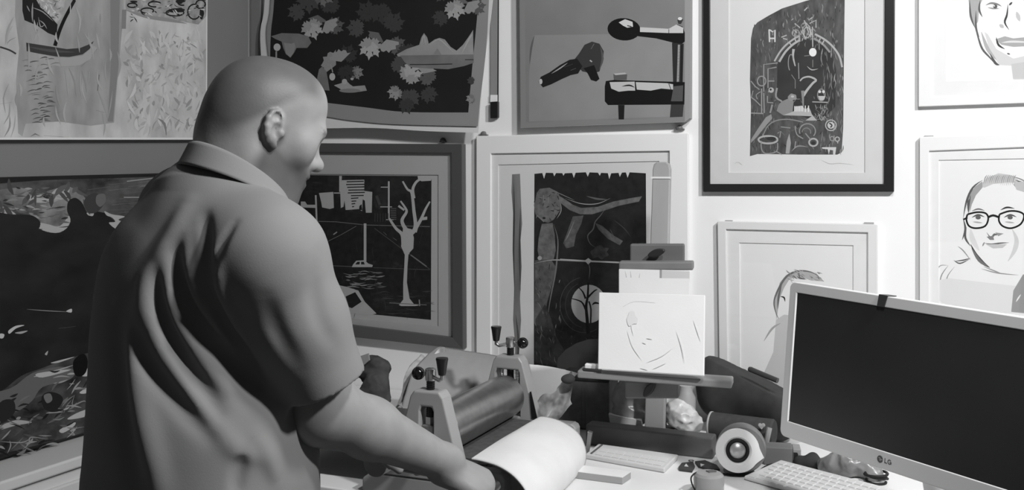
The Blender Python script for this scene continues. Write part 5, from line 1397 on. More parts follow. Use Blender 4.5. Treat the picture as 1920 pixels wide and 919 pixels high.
# trousers and shoes
tr = Soft()
tr.loft([(0.74, PV[0], PV[1], 0.150, 0.175), (0.88, PV[0], PV[1], 0.155, 0.178), (0.93, PV[0], PV[1], 0.15, 0.17)], f_t, r_t)
for hip, kn_, an in HIPS:
    tr.cone(hip - zz * 0.04, kn_, 0.098, 0.072, 0.03); tr.cone(kn_, an - zz * .02, 0.072, 0.056, 0.02, cut=(an - zz * 0.03, -zz))
tr.field(lambda p: 0.002 * noise3(p, 18, 4))
soft_obj('trousers', tr, 0.008, mat('dark_trousers', 62, 0.85, 0.1, noise=(20, 0.1), bump=(300, 0.1)), man)
for hip, kn_, an in HIPS:
    sh = Soft(); a0 = np.array([an[0], an[1], 0])
    sh.ell(a0 - f_t * 0.01 + zz * 0.045, (f_t, r_t, zz), (0.065, 0.044, 0.060), 0.02); sh.cone(a0 + zz * 0.040, a0 + f_t * 0.165 + zz * 0.032, 0.044, 0.036, 0.03)
    sh.cut((0, 0, 0.004), (0, 0, -1))
    soft_obj('shoe', sh, 0.006, mat('black_shoe_leather', 36, 0.4, 0.4), man)
# ------------------------------------------------------------------ monitor
A0 = P(1462, 816, 2.20)                              # lower left corner of the front bezel
rd = Vector((0.50, -0.866, 0)).normalized()          # along the screen, to the right
out = Vector((-rd.y * -1, -rd.x, 0)).normalized()
out = Vector((rd.y, -rd.x, 0)); out.normalize()      # out of the screen
if out.dot(-A0.xy.to_3d()) < 0: out = -out
tilt = math.radians(4.5)
upm = (Z * math.cos(tilt) - out * math.sin(tilt)).normalized(); fn = rd.cross(upm).normalized()
if fn.dot(out) < 0: fn = -fn
q_ = Quaternion(fn, -0.016); rd = q_ @ rd; upm = q_ @ upm
MW, MH = 0.60, 0.325
def mp(x, y, o=0.0): return A0 + rd * x + upm * y + fn * o
mon = thing('monitor', (mp(MW / 2, 0, -0.15).x, mp(MW / 2, 0, -0.15).y, DZ), 'white framed computer monitor with a dark screen, at the right end of the desk', 'monitor', rz=math.atan2(rd.y, rd.x))
M_bez = mat('white_monitor_plastic', 216, 0.4, 0.4)
def rrect(x0, y0, x1, y1, r, o, n=6):
    pts = []
    for cx, cy, a0 in ((x1 - r, y1 - r, 0), (x0 + r, y1 - r, 90), (x0 + r, y0 + r, 180), (x1 - r, y0 + r, 270)):
        for k in range(n + 1):
            a = math.radians(a0 + 90 * k / n); pts.append(mp(cx + r * math.cos(a), cy + r * math.sin(a), o))
    return pts
bm = B()
o1 = rrect(0, 0, MW, MH, 0.014, 0.0); bl, bt, bb_ = 0.019, 0.021, 0.034
i1 = rrect(bl, bb_, MW - bl, MH - bt, 0.0012, 0.0); i0 = rrect(bl, bb_, MW - bl, MH - bt, 0.0012, -0.0018); o0 = rrect(0, 0, MW, MH, 0.014, -0.022)
V = [[bm.verts.new(p) for p in q] for q in (o0, o1, i1, i0)]
for k in range(3):
    for j in range(len(o1)):
        bm.faces.new([V[k][j], V[k][(j + 1) % len(o1)], V[k + 1][(j + 1) % len(o1)], V[k + 1][j]])
o = obj('bezel', bm, M_bez, mon); bevel(o, 0.0015, 2)
bm = B(); add_prism(bm, rrect(0.004, 0.004, MW - .004, MH - .004, 0.012, -0.02), -fn * 0.018)
add_prism(bm, rrect(0.06, 0.05, MW - .06, MH - .05, 0.03, -0.038), -fn * 0.018)
o = obj('rear_shell', bm, mat('white_monitor_plastic', 216), mon); bevel(o, 0.004)
bm = B(); add_prism(bm, [mp(bl - .002, bb_ - .002, -0.0016), mp(MW - bl + .002, bb_ - .002, -0.0016), mp(MW - bl + .002, MH - bt + .002, -0.0016), mp(bl - .002, MH - bt + .002, -0.0016)], -fn * 0.004)
obj('screen', bm, mat('dark_screen', 48, 0.32, 0.35, noise=(9, 0.06)), mon)
# bright inner lip along the left and top edge
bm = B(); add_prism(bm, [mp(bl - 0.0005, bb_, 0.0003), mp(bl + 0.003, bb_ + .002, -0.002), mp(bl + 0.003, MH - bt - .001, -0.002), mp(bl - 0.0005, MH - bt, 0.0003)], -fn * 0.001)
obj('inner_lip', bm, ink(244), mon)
# maker's badge on the lower bezel
lx, ly = 0.262, 0.0175
bm = B(); C_ = 20
def disc(cx, cy, r, o_, mi, a0=0, a1=360, n=24, r2=0.0):
    if r2:
        for k in range(n):
            a, b = math.radians(a0 + (a1 - a0) * k / n), math.radians(a0 + (a1 - a0) * (k + 1) / n)
            f = bm.faces.new([bm.verts.new(mp(cx + r * math.cos(a), cy + r * math.sin(a), o_)), bm.verts.new(mp(cx + r * math.cos(b), cy + r * math.sin(b), o_)), bm.verts.new(mp(cx + r2 * math.cos(b), cy + r2 * math.sin(b), o_)), bm.verts.new(mp(cx + r2 * math.cos(a), cy + r2 * math.sin(a), o_))])
    else:
        f = bm.faces.new([bm.verts.new(mp(cx + r * math.cos(2 * math.pi * k / n), cy + r * math.sin(2 * math.pi * k / n), o_)) for k in range(n)])
    f.material_index = mi
def rect_(x0, y0, x1, y1, o_, mi):
    bm.faces.new([bm.verts.new(mp(x, y, o_)) for x, y in ((x0, y0), (x1, y0), (x1, y1), (x0, y1))]).material_index = mi
disc(lx, ly, 0.0068, 0.0002, 0)
for k in range(20):   # ring and stroke inside the round badge
    pass
disc(lx, ly, 0.0054, 0.0003, 1, 90, 360, 20, 0.0046); rect_(lx + 0.0, ly - 0.0004, lx + 0.0054, ly + 0.0004, 0.0003, 1); rect_(lx - .0004, ly - 0.003, lx + 0.0004, ly + 0.0028, 0.0003, 1); rect_(lx, ly - .003, lx + 0.002, ly - 0.0022, 0.0003, 1); disc(lx - 0.0024, ly + 0.0022, 0.0008, 0.0003, 1)
tx = lx + 0.0105; hgt = 0.0046
rect_(tx, ly - hgt, tx + 0.0018, ly + hgt, 0.0003, 0); rect_(tx, ly - hgt, tx + 0.0062, ly - hgt + 0.0018, 0.0003, 0)          # L
gx = tx + 0.0116
for k in range(24):
    a, b = math.radians(40 + 300 * k / 24), math.radians(40 + 300 * (k + 1) / 24)
    bm.faces.new([bm.verts.new(mp(gx + q * math.cos(an), ly + q * math.sin(an), 0.0003)) for q, an in ((hgt, a), (hgt, b), (hgt - .0018, b), (hgt - .0018, a))]).material_index = 0
rect_(gx + 0.0002, ly - 0.0010, gx + hgt, ly + 0.0006, 0.0003, 0); rect_(gx + hgt - .0016, ly - 0.0036, gx + hgt, ly + 0.0006, 0.0003, 0)   # G
bmesh.ops.recalc_face_normals(bm, faces=bm.faces)
obj('badge', bm, [ink(96), ink(214)], mon, recalc=False)
# neck and foot
bm = B(); c0 = mp(MW / 2, 0.12, -0.06); c1 = Vector((mp(MW / 2, 0, -0.15).x, mp(MW / 2, 0, -0.15).y, DZ + 0.012))
add_tube(bm, [c0, c0.lerp(c1, .5), c1], [0.03, 0.026, 0.034], 20); obj('neck', bm, M_bez, mon, smooth=True)
bm = B(); add_lathe(bm, [(0, 0), (0.085, 0), (0.088, 0.004), (0.08, 0.010), (0.03, 0.018), (0, 0.018)], (c1.x, c1.y, DZ + 0.0005), Z, 40); obj('foot', bm, M_bez, mon, smooth=True)
# dark clip folded over the top edge
bm = B(); xc = 0.246
q = [(xc - .011, MH + 0.0015), (xc + 0.010, MH + 0.0015), (xc + 0.004, MH - 0.021), (xc - 0.014, MH - 0.021)]
add_prism(bm, [mp(x, y, 0.0004) for x, y in q], fn * 0.002)
add_prism(bm, [mp(xc - .011, MH + 0.0003, 0.0024), mp(xc + .010, MH + 0.0003, 0.0024), mp(xc + .010, MH + 0.0003, -0.024), mp(xc - .011, MH + 0.0003, -0.024)], upm * 0.002)
o = obj('clip_on_camera', bm, mat('dark_clip_plastic', 62, 0.35, 0.4), loc=mp(xc, MH, 0), rz=math.atan2(rd.y, rd.x)); tag(o, 'small dark clip folded over the top edge of the monitor', 'clip'); bevel(o, 0.0008)

# ------------------------------------------------------------------ speaker
sc_ = P(1383, 845, 2.40); sa_ = Vector((-0.10, -1.0, 0.10)).normalized()
sp = thing('desk_speaker', (sc_.x + .01, sc_.y + .03, DZ), 'round grey desk speaker with a white ring and silver cone, left of the monitor', 'speaker')
bm = B(); c = sc_ - sa_ * 0.012
prof = [(0.0, -0.085), (0.022, -0.080), (0.040, -0.066), (0.052, -0.045), (0.057, -0.022), (0.055, 0.000), (0.050, 0.012), (0.0, 0.012)]
add_lathe(bm, prof, c + Vector((0.012, 0, 0.002)), sa_, 44); obj('shell', bm, mat('grey_speaker_plastic', 112, 0.45, 0.4), sp, smooth=True)
d, u, w = frame_axes(sa_)
if u.x < 0: u, w = -u, -w
w = Z - sa_ * Z.dot(sa_); w.normalize(); u = w.cross(sa_) * -1; u = u if u.x > 0 else -u
bm = B(); n = 56; ro, ri, th = 0.0505, 0.0255, 0.012
O, I = [], []
for k in range(n):
    a = 2 * math.pi * k / n - 0.12
    r = ro
    da = (a + math.pi) % (2 * math.pi) - math.pi
    da = (2 * math.pi * k / n + math.pi) % (2 * math.pi) - math.pi
    if abs(da) < 0.52: r = ro / math.cos(da) * (1 + 0.22 * (1 - abs(da) / 0.52) ** 1.6) * (1 - 0.13 * (abs(da) / 0.52))
    an = 2 * math.pi * k / n - 0.24
    O.append((math.cos(an) * r, math.sin(an) * r)); I.append((math.cos(an) * ri, math.sin(an) * ri))
rows_ = [[sc_ + u * x + w * y for x, y in O], [sc_ + u * x * .985 + w * y * .985 + sa_ * 0.004 for x, y in O], [sc_ + u * x * 1.25 + w * y * 1.25 + sa_ * 0.005 for x, y in I], [sc_ + u * x + w * y - sa_ * 0.002 for x, y in I]]
V = [[bm.verts.new(p) for p in r_] for r_ in rows_]
for k in range(3):
    for j in range(n): bm.faces.new([V[k][j], V[k][(j + 1) % n], V[k + 1][(j + 1) % n], V[k + 1][j]])
obj('white_ring', bm, mat('white_gloss_plastic', 236, 0.25, 0.5), sp, smooth=True)
bm = B(); add_lathe(bm, [(0.027, 0.0005), (0.0255, 0.003), (0.022, 0.0035), (0.020, 0.001), (0.020, -0.003)], sc_, sa_, 40); obj('rubber_surround', bm, mat('black_rubber', 30, 0.6, 0.3), sp, smooth='all')
bm = B(); add_lathe(bm, [(0.0, 0.008), (0.006, 0.0076), (0.013, 0.005), (0.018, 0.001), (0.0205, -0.002), (0.0, -0.003)], sc_, sa_, 40); obj('silver_cone', bm, mat('silver_cone_metal', 196, 0.38, 0.5, 0.6), sp, smooth=True)
bm = B(); add_lathe(bm, [(0, 0), (0.034, 0), (0.036, 0.003), (0.026, 0.008), (0, 0.010)], (sc_.x + 0.012, sc_.y + 0.042, DZ), Z, 32); obj('foot', bm, mat('grey_speaker_plastic', 112), sp, smooth=True)
add = None

# grey box with a slotted pale end, right of the speaker
b0, b1 = DESK.at(1432, 872), DESK.at(1502, 876)
e_ = (b1 - b0).normalized(); n_ = Vector((-e_.y, e_.x, 0))
h_ = 0.044
t = thing('grey_adapter_box', b0, 'small grey box with a slotted pale end, between the speaker and the monitor', 'box')
def bx4(p, q, dep_, z0, z1):
    bm = B(); add_prism(bm, [p + Z * z0, q + Z * z0, q + n_ * dep_ + Z * z0, p + n_ * dep_ + Z * z0], Z * (z1 - z0)); return bm
o = obj('body', bx4(b0, b0.lerp(b1, .78), 0.05, 0.0005, h_), mat('grey_plastic_box', 118, 0.5, 0.35), t); bevel(o, 0.003)
o = obj('pale_end', bx4(b0.lerp(b1, .782), b1, 0.05, 0.0005, h_ - .002), mat('pale_plastic_end', 150, 0.5), t); bevel(o, 0.002)
bm = B(); s0 = b0.lerp(b1, .80) - n_ * 0.0006; s1 = b0.lerp(b1, .90) - n_ * .0006
pts = [s0 + Z * 0.006, s1 + Z * 0.006] + [s0.lerp(s1, 1.0 + .25 * math.sin(k / 6 * math.pi * 3)) + Z * (0.006 + 0.028 * k / 6) for k in range(1, 6)] + [s1 + Z * .034, s0 + Z * 0.034]
add_prism(bm, pts, n_ * 0.002); obj('slot', bm, mat('black_plastic', 26), t)

# ------------------------------------------------------------------ keyboard
k0, k1, k2 = DESK.at(1464, 879), DESK.at(1702, 943), DESK.at(1392, 939)
ex = (k1 - k0).normalized(); ey = (k2 - k0); ey = (ey - ex * ey.dot(ex)).normalized()
KW, KD = 0.34, 0.14
kb = thing('keyboard', k0 + ex * KW / 2 + ey * KD / 2, 'white keyboard on the desk in front of the monitor', 'keyboard', rz=math.atan2(ex.y, ex.x))
def kp(x, y, z): return k0 + ex * x + ey * y + Z * z
bm = B(); add_hex(bm, [kp(0, 0, .001), kp(KW, 0, .001), kp(KW, KD, .001), kp(0, KD, .001), kp(0, 0, .022), kp(KW, 0, .022), kp(KW, KD, .010), kp(0, KD, .010)])
o = obj('case', bm, mat('white_key_plastic', 222, 0.45, 0.35), kb); bevel(o, 0.004, 3)
bm = B()
kr = random.Random(3)
for r in range(6):
    y = 0.014 + r * 0.0215; x = 0.012 + (0, .0, .005, .008, .012, .0)[r]
    while x < KW - 0.022:
        wk = 0.0165 if not (r == 5 and 0.09 < x < 0.13) else 0.10
        if kr.random() < .06: wk += 0.008
        zt = 0.021 - 0.012 * y / KD
        a_, b_ = kp(x, y, zt), kp(x + wk, y, zt); c_, d_ = kp(x + wk, y + 0.0165, zt - .0014), kp(x, y + 0.0165, zt - .0014)
        m_ = (a_ + b_ + c_ + d_) / 4
        top = [p.lerp(m_, 0.14) + Z * 0.003 for p in (a_, b_, c_, d_)]
        add_hex(bm, [a_, b_, c_, d_] + top)
        x += wk + 0.0028
obj('keys', bm, mat('pale_key_plastic', 224, 0.6, 0.35), kb)

# ------------------------------------------------------------------ small things on the desk
# pale lined case
q = [DESK.at(1097, 861), DESK.at(1246, 888), DESK.at(1272, 862), DESK.at(1122, 841)]
t = thing('paint_case', mean(q), 'flat white case with a ribbed lid, on the desk in front of the easel', 'case')
bm = B(); add_prism(bm, [p + Z * 0.0005 for p in q], Z * 0.012); o = obj('body', bm, mat('pale_case_plastic', 206, 0.5, 0.3), t); bevel(o, 0.003, 2)
bm = B(); qq = [p + Z * 0.0127 for p in q]
for k in range(8):
    for rr in (0.3, 0.62):
        f0 = 0.12 + 0.105 * k
        a_ = qq[0].lerp(qq[1], f0).lerp(qq[3].lerp(qq[2], f0), rr - .22 if rr < .5 else rr - .26); b_ = qq[0].lerp(qq[1], f0 + .088).lerp(qq[3].lerp(qq[2], f0 + .088), rr - .22 if rr < .5 else rr - .26)
        c_ = qq[0].lerp(qq[1], f0 + .088).lerp(qq[3].lerp(qq[2], f0 + .088), rr + .02); d_ = qq[0].lerp(qq[1], f0).lerp(qq[3].lerp(qq[2], f0), rr + .02)
        add_prism(bm, [a_, b_, c_, d_], Z * 0.0016)
obj('ribbed_lid', bm, mat('pale_case_lid', 214, 0.5, 0.3), t)
bm = B(); add_prism(bm, [qq[0].lerp(qq[1], .055).lerp(qq[3].lerp(qq[2], .055), .08), qq[0].lerp(qq[1], .075).lerp(qq[3].lerp(qq[2], .075), .08), qq[0].lerp(qq[1], .075).lerp(qq[3].lerp(qq[2], .075), .9), qq[0].lerp(qq[1], .055).lerp(qq[3].lerp(qq[2], .055), .9)], Z * 0.002)
obj('hinge_strip', bm, ink(96), t)
# flat white box
q = [DESK.at(1060, 895), DESK.at(1167, 909), DESK.at(1183, 898), DESK.at(1078, 884)]
bm = B(); add_prism(bm, [p + Z * 0.0005 for p in q], Z * 0.015)
t = thing('flat_box', mean(q), 'flat white box with grey sides, lying beside the curled white felt', 'box')
o = obj('body', bm, mat('grey_card', 158, 0.7, 0.2), t); bevel(o, 0.0008)
bm = B(); add_prism(bm, [p + Z * 0.0157 for p in q], Z * 0.0012); obj('lid', bm, mat('white_card', 226, 0.7, 0.2), t)
# small standing metal clip beside the case
m0 = DESK.at(1096, 852)
bm = B(); add_prism(bm, [m0, m0 + Vector((0.010, 0.004, 0)), m0 + Vector((0.020, 0.010, 0.05)), m0 + Vector((0.008, 0.006, 0.055)), m0 + Vector((0.004, 0.002, 0.02))], Vector((0.004, 0.018, 0)))
o = obj('bulldog_clip', bm, mat('worn_clip_metal', 140, 0.35, 0.5, 0.7), loc=m0); tag(o, 'small standing metal clip at the left end of the white ribbed case', 'clip'); bevel(o, 0.001)
# two dark tags with pale triangles
def tag_piece(pts, tri, label):
    c_ = mean([DESK.at(x, y) for x, y in pts])
    t = thing('key_tag', c_, label, 'tag', 'dark key tags')
    bm = B(); add_prism(bm, [DESK.at(x, y) + Z * 0.0008 for x, y in pts], Z * 0.005); o = obj('plate', bm, mat('dark_tag_plastic', 62, 0.5, 0.3), t); bevel(o, 0.001)
    bm = B(); add_prism(bm, [DESK.at(x, y) + Z * 0.0056 for x, y in tri], Z * 0.0006); obj('triangle', bm, ink(205), t)
    return t
t = tag_piece([(1272, 880), (1278, 872), (1300, 870), (1303, 878), (1298, 887), (1274, 884)], [(1283, 879), (1286.5, 874), (1291, 880)], 'dark six sided tag with a white triangle, on the desk left of the grey cup')
bm = B(); lp = DESK.at(1296, 868); add_tube(bm, [lp + Vector((0.006 * math.cos(a), 0.006 * math.sin(a), 0.005)) for a in [2 * math.pi * k / 16 for k in range(17)]], 0.0012, 6, cap=False); obj('ring', bm, mat('dull_metal', 130), t)
tag_piece([(1303, 869), (1322, 867), (1344, 876), (1350, 884), (1332, 884), (1310, 878)], [(1313, 874), (1321, 876), (1314, 880)], 'dark pointed tag behind the grey cup, touching the six sided tag')
# grey cup with a cord
cp = DESK.at(1329, 925); cp.z = DZ
t = thing('grey_cup', cp, 'small round grey cup with a dark cord loop on its rim, near the speaker', 'cup')
bm = B(); add_lathe(bm, [(0.0, 0.0005), (0.030, 0.0005), (0.0325, 0.004), (0.0335, 0.030), (0.0325, 0.040), (0.027, 0.045), (0.0, 0.047)], cp, Z, 36); obj('body', bm, mat('grey_translucent_plastic', 140, 0.3, 0.4), t, smooth=True)
bm = B(); add_box(bm, cp + Vector((0.006, 0.004, 0.047)), ((1, 0.5, 0), (-.5, 1, 0), Z), (0.010, 0.006, 0.0015)); obj('catch', bm, ink(96), t)
lq = [cp + Vector((-0.030, -0.008, 0.006)), cp + Vector((-0.038, -0.010, 0.022)), cp + Vector((-0.040, -0.006, 0.035)), cp + Vector((-0.033, 0.000, 0.042)), cp + Vector((-0.026, 0.004, 0.044))]
bm = B(); add_tube(bm, [Vector(p) for p in smooth_path(lq, 5)], 0.0018, 8); obj('cord_loop', bm, mat('black_rubber', 30), t, smooth='all')
# black cable from the cup past the speaker, behind the keyboard
cab = [DESK.at(1356, 891), DESK.at(1375, 894), DESK.at(1400, 894), DESK.at(1420, 888), DESK.at(1434, 878), DESK.at(1450, 872.5), DESK.at(1478, 868.8), DESK.at(1503, 866.8), DESK.at(1530, 869), DESK.at(1560, 877)]
bm = B(); add_tube(bm, [Vector(p) + Z * 0.003 for p in smooth_path([tuple(c_) for c_ in cab], 6)], 0.0022, 8)
tag(obj('cable', bm, mat('black_rubber', 30), loc=cab[4], smooth='all'), 'thin black cable snaking behind the keyboard past the speaker', 'cable')
# paper scrap under the cable
bm = B(); q = [DESK.at(x, y) + Z * .0006 for x, y in ((1418, 886), (1448, 867), (1464, 868), (1446, 884))]; add_prism(bm, q, Z * 0.0007)
tag(obj('paper_scrap', bm, ink(232), loc=q[0]), 'small white paper scrap under the black cable beside the speaker', 'paper')
# grey crumpled bag under the monitor's lower edge
sb_ = Soft(); c = DESK.at(1590, 893) + Z * 0.028; ids = np.eye(3)
for dx, dy, dz, r in ((-0.030, 0.01, -.006, 0.026), (0, 0, 0.006, 0.034), (0.034, -0.010, -0.002, 0.028), (0.05, -0.03, -0.012, 0.020), (-0.045, 0.03, -.012, .018), (0.01, 0.03, 0.0, 0.03)): sb_.ball(c + Vector((dx, dy, dz)), r, 0.012)
sb_.field(lambda p: 0.005 * np.abs(noise3(p, 55, 1)) + 0.003 * np.abs(noise3(p, 120, 4)) - 0.003); sb_.cut((0, 0, DZ + .001), (0, 0, -1))
tag(soft_obj('crumpled_bag', sb_, 0.0035, mat('grey_shiny_film', 128, 0.28, 0.5, noise=(30, 0.3)), loc=c - Z * .027), 'crumpled shiny grey bag under the lower edge of the monitor', 'bag')
# rolled black lead beside it
bm = B(); c = DESK.at(1643, 905) + Z * 0.008
add_tube(bm, [c + Vector(((0.026 - .002 * k / 20) * math.cos(k * .35), (0.026 - .002 * k / 20) * math.sin(k * .35), 0.012 * math.sin(k * .09) + .006 * (k / 50))) for k in range(54)], 0.0032, 8)
tag(obj('coiled_lead', bm, mat('black_rubber', 30), loc=c, smooth='all'), 'coiled black lead beside the crumpled grey bag', 'lead')
# dark pouch between box and bag
sb_ = Soft(); c = DESK.at(1528, 880) + Z * 0.012
sb_.cone(c + Vector((-.03, .02, 0)), c + Vector((.035, -.01, -.002)), 0.016, 0.012, 0.01); sb_.ball(c + Vector((0, .02, .004)), .018, .01); sb_.cut((0, 0, DZ + .001), (0, 0, -1))
sb_.field(lambda p: 0.002 * noise3(p, 90, 1))
tag(soft_obj('dark_pouch', sb_, 0.004, mat('dark_cloth', 60, 0.9, 0.1, noise=(40, .2)), loc=c - Z * .011), 'small dark pouch on the desk between the grey box and the crumpled bag', 'pouch')

# ------------------------------------------------------------------ bags and cases behind the easel
# dark grey fabric box
q0, q1 = DESK.at(1046, 802), DESK.at(1142, 811)
t = thing('fabric_box', mean([q0, q1]), 'dark grey fabric storage box on the desk behind the left end of the easel', 'box')
e_ = (q1 - q0).normalized(); n_ = Vector((-e_.y, e_.x, 0)); hb = P(1100, 711, 2.80).z - DZ
bm = B(); add_prism(bm, [q0 + Z * .001, q1 + Z * .001, q1 + n_ * 0.10 + Z * .001, q0 + n_ * 0.10 + Z * .001], Z * hb)
o = obj('body', bm, mat('dark_grey_fabric', 108, 0.9, 0.1, noise=(50, 0.12), bump=(300, .2)), t); bevel(o, 0.006, 3)
for f in (0.46, 0.53):
    bm = B(); p = q0.lerp(q1, f); add_prism(bm, [p - n_ * .0008 + Z * .01, p - n_ * .0008 + e_ * .002 + Z * .01, p - n_ * .0008 + e_ * .002 + Z * (hb - .03), p - n_ * .0008 + Z * (hb - .03)], n_ * .002); obj('seam', bm, ink(100), t)
bm = B(); add_prism(bm, [q0 - n_ * .003 + Z * (hb - .012), q1 - n_ * .003 + Z * (hb - .012), q1 + n_ * .103 + Z * (hb - .012), q0 + n_ * .103 + Z * (hb - .012)], Z * .016); o = obj('lid', bm, mat('dark_cloth', 60), t); bevel(o, .004)
# crumpled pale plastic bags
def crumple(name, label, blobs, v, h=0.004, amp=0.006, sc=42, rough=.3, seed=1, spec=.4, cat='bag', nz=(35, .22)):
    s_ = Soft()
    for x, y, d_, rx, ry, rz in blobs: s_.ell(P(x, y, d_), (Vector((1, 0, 0)), Vector((0, 1, 0)), Z), (rx, ry, rz), 0.015)
    s_.field(lambda p: amp * np.abs(noise3(p, sc, seed)) + amp * .5 * np.abs(noise3(p, sc * 2.3, seed + 3)) - amp * .6); s_.cut((0, 0, DZ + .001), (0, 0, -1))
    c_ = mean([P(b[0], b[1], b[2]) for b in blobs]); c_.z = DZ
    return tag(soft_obj(name, s_, h, mat(label[:24].replace(' ', '_'), v, rough, spec, noise=nz), loc=c_), label, cat)
crumple('plastic_bag', 'grey film bag with folded paper inside, behind the left half of the easel', [(1180, 745, 2.76, .045, .03, .05), (1178, 782, 2.75, .046, .03, .035), (1195, 722, 2.78, .03, .02, .03)], 128, seed=2)
bm = B(); q = [P(1141, 777, 2.725), P(1202, 789, 2.705), P(1205, 803, 2.705), P(1144, 794, 2.725)]; add_prism(bm, q, Vector((0.004, 0.02, 0)))
tag(obj('folded_paper', bm, ink(212), loc=q[3]), 'folded white paper sticking out of the grey film bag', 'paper')
crumple('white_plastic_bag', 'crumpled white plastic bag behind the easel, right of its mast', [(1280, 783, 2.73, .042, .03, .032), (1268, 770, 2.74, .025, .02, .03), (1298, 796, 2.72, .025, .02, .02)], 198, amp=.009, sc=50, seed=5)
# long grey bolster-like roll behind: pale bottle between the bags
bm = B(); c = P(1286, 770, 2.76); c.z = DZ
add_lathe(bm, [(0, 0.001), (0.024, 0.001), (0.026, 0.006), (0.026, 0.105), (0.018, 0.120), (0.016, 0.135), (0, 0.136)], c, Z, 24)
tag(obj('pale_bottle', bm, mat('pale_grey_plastic', 160, .4, .4), loc=c, smooth=True), 'pale grey bottle under the right end of the easel ledge', 'bottle')
# black backpack leaning behind the monitor
s_ = Soft()
for (xa, ya, da), (xb, yb, db), ra, rb in (((1350, 720, 2.80), (1462, 768, 2.70), .054, .052), ((1348, 706, 2.83), (1462, 752, 2.71), .048, .050), ((1336, 694, 2.83), (1342, 745, 2.80), .034, .050), ((1354, 756, 2.79), (1460, 795, 2.71), .040, .044), ((1400, 735, 2.77), (1470, 765, 2.68), .06, .06)):
    s_.cone(P(xa, ya, da), P(xb, yb, db), ra, rb, .03)
cn_ = (P(1325, 673, 2.80) - P(1470, 742, 2.68)).cross(Vector((0.35, 0.93, 0))).normalized()
s_.cut(P(1325, 673, 2.80), cn_ if cn_.z > 0 else -cn_)
for k, (ya, yb) in enumerate(((722, 762), (745, 778), (764, 790))):
    pts = []
    for x in range(1330, 1470, 14):
        h_ = s_.trace(x, ya + (yb - ya) * (x - 1330) / 140)
        if h_ is not None: pts.append(h_)
    if len(pts) > 3: s_.groove(pts, 0.007, 0.010)
s_.field(lambda p: 0.002 * noise3(p, 30, 1)); s_.cut((0, 0, DZ + .001), (0, 0, -1))
c = P(1400, 780, 2.62); c.z = DZ
tag(soft_obj('backpack', s_, 0.005, mat('black_nylon', 60, 0.75, 0.2, noise=(30, .15), bump=(300, .1)), loc=c), 'slumped black bag with folds, wedged between the easel and the monitor', 'bag')
bm = B(); add_tube(bm, [P(1408, 693, 2.70), P(1458, 714, 2.645)], 0.007, 12); add_tube(bm, [P(1404, 691.4, 2.704), P(1408, 693, 2.70)], [.0055, .0075], 12)
tag(obj('marker_pen', bm, mat('dark_clip_plastic', 62), loc=P(1430, 700, 2.67), smooth=True), 'dark marker pen lying along the top of the black bag', 'pen')
# dark cylindrical pencil case
c0, c1 = P(1332, 797, 2.66), P(1452, 812, 2.58)
c0.z = max(c0.z, DZ + .036); t = thing('pencil_case', (c0.lerp(c1, .5).x, c0.lerp(c1, .5).y, DZ), 'dark cylindrical pencil case with a pale rim, behind the round speaker', 'case')
bm = B(); axc = (c1 - c0).normalized(); L_ = (c1 - c0).length
add_lathe(bm, [(0, 0), (.030, 0), (.0335, .004), (.0335, L_ - .004), (.030, L_), (0, L_)], c0, axc, 36); obj('body', bm, mat('charcoal_fabric', 66, .85, .12, noise=(60, .12)), t, smooth=True)
bm = B(); add_lathe(bm, [(.0315, -.0012), (.0345, .0), (.0348, .004), (.0338, .0048)], c0, axc, 36); obj('pale_rim', bm, mat('pale_piping', 165, .6), t, smooth='all')
bm = B(); s0 = P(1443, 802, 2.535); add_tube(bm, [s0, P(1440, 816, 2.532), P(1437, 830, 2.54)], .0065, 8); obj('pull_tab', bm, mat('pale_piping', 165), t, smooth=True)
bm = B()
for dx in (-.004, .004): add_lathe(bm, [(0, 0), (.005, 0), (.004, .002), (0, .0025)], P(1428, 799, 2.552) + Vector((dx, 0, .002)), Vector((-.2, -1, .2)), 12)
add_prism(bm, [P(1428, 799, 2.552) + Vector((-.008, 0, .001)), P(1428, 799, 2.552) + Vector((.008, 0, .001)), P(1428, 799, 2.552) + Vector((0, 0, -.008))], Vector((-.0005, -.002, 0)))
obj('emblem', bm, ink(150), t)

# ------------------------------------------------------------------ papers and rags behind the press
def sheet(name, label, corners, bulge, v, nz=None, nu=24, nv=16, wr=0.002, seed=0, mname=None, cat='paper', th=.0008, parent=None):
    """corners: four (x, y, depth); bulge(u, v) lifts the surface"""
    q = [P(*c_) for c_ in corners]
    def fn_(u_, v_):
        p = q[0].lerp(q[1], u_).lerp(q[3].lerp(q[2], u_), v_)
        dz, dn = bulge(u_, v_)
        p = p + Z * dz + NR * dn
        a_ = np.array([[p.x, p.y, p.z]])
        p = p + (Z * .6 + NR * .5) * float(wr * noise3(a_, 30, seed)[0] + wr * .5 * noise3(a_, 75, seed + 2)[0] + wr * .35 * abs(noise3(a_, 150, seed + 4)[0]))
        p.z = max(p.z, DZ + .002); return p
    bm = B(); add_grid(bm, fn_, nu, nv)
    o = obj(name, bm, mat(mname or name, v, .75, .15, noise=nz), parent, loc=mean(q), smooth='all')
    solid(o, th, 0)
    if parent is None: tag(o, label, cat)
    return o
sheet('grey_paper_roll', 'big loosely rolled sheet of grey paper lying behind the press', [(824, 650, 2.95), (936, 668, 2.92), (930, 790, 2.82), (748, 785, 2.77)], lambda u, v: (.035 * math.sin(math.pi * v), .03 * math.sin(math.pi * v)), 150, (6, .08), 40, 24, .003, 3)
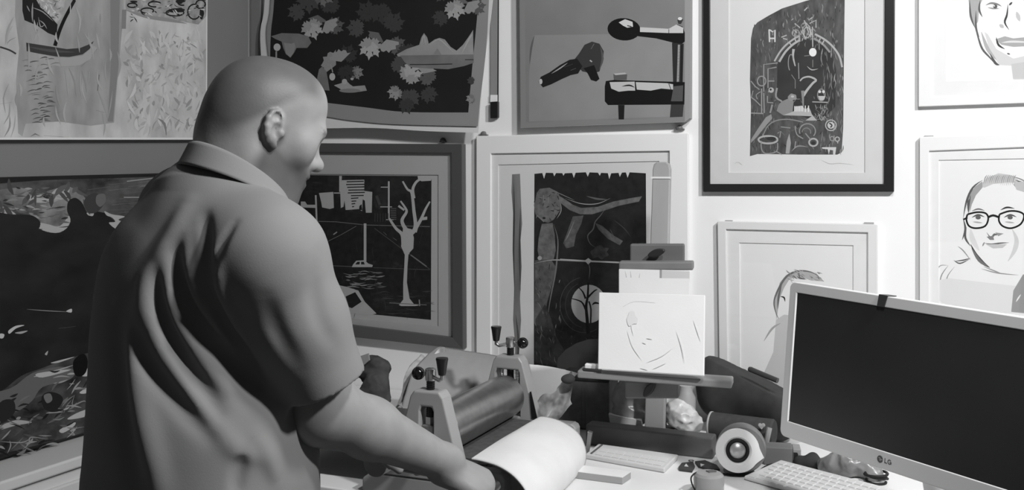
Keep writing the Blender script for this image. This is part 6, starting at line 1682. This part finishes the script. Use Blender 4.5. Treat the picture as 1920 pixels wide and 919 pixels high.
sheet('newspaper', 'crumpled printed newspaper sticking out left of the grey paper roll', [(784, 674, 2.90), (836, 655, 2.92), (800, 775, 2.80), (732, 762, 2.79)], lambda u, v: (.012 * math.sin(9 * u + 5 * v), .02 * math.sin(6 * v + 3 * u)), 186, (26, .5, 2), 30, 26, .007, 8, cat='newspaper')
sheet('white_sheet', 'clean white sheet of paper lying behind the far press frame', [(990, 683, 2.86), (1084, 700, 2.76), (1066, 716, 2.74), (1004, 770, 2.73)], lambda u, v: (.004 * math.sin(math.pi * u), 0), 242, None, 20, 16, .0012, 5)
sheet('printed_film', 'crumpled clear film with dark print, hanging down right of the press', [(1006, 756, 2.725), (1070, 704, 2.735), (1074, 762, 2.71), (1010, 806, 2.70)], lambda u, v: (.008 * math.sin(8 * u + 6 * v), .014 * math.sin(5 * v + 4 * u)), 196, (30, .55, 2), 44, 44, .007, 11, cat='film')
sb_ = Soft(); c = P(1065, 711, 2.71); sb_.ell(c, (Vector((1, 0, 0)), Vector((0, 1, 0)), Z), (.018, .014, .012), .01); sb_.field(lambda p: .002 * noise3(p, 80, 1))
tag(soft_obj('dark_eraser', sb_, .003, mat('kneaded_putty', 92, .7, .2), loc=c), 'dark lump of putty at the top of the crumpled film', 'putty')
# dark crumpled cloth between the man's arm and the paper
s_ = Soft()
for x, y, d_, rx, rz in ((700, 694, 2.62, .036, .034), (706, 732, 2.59, .034, .040), (694, 756, 2.57, .045, .038), (672, 688, 2.64, .02, .022), (720, 686, 2.64, .018, .014)):
    s_.ell(P(x, y, d_), (Vector((1, 0, 0)), Vector((0, 1, 0)), Z), (rx, .03, rz), .02)
s_.field(lambda p: .007 * np.abs(noise3(p, 45, 6)) + .004 * np.abs(noise3(p, 95, 2)) - .005); s_.cut((0, 0, 0.8305), (0, 0, -1))
c = P(696, 780, 2.58); c.z = 0.8305
rag = soft_obj('rag', s_, .004, mat('dark_mottled_cloth', 66, .9, .1, noise=(18, .5)), loc=c)
tag(rag, 'dark crumpled cloth on the press bed, left of the crumpled newspaper', 'cloth')
bm = B(); q = [P(666, 671, 2.60), P(690, 663, 2.60), P(692, 676, 2.58), P(676, 690, 2.57)]; add_prism(bm, q, Vector((.002, .006, 0))); obj('grey_corner', bm, ink(120), rag)
# dark cutting mat and a white sheet at the near end of the desk
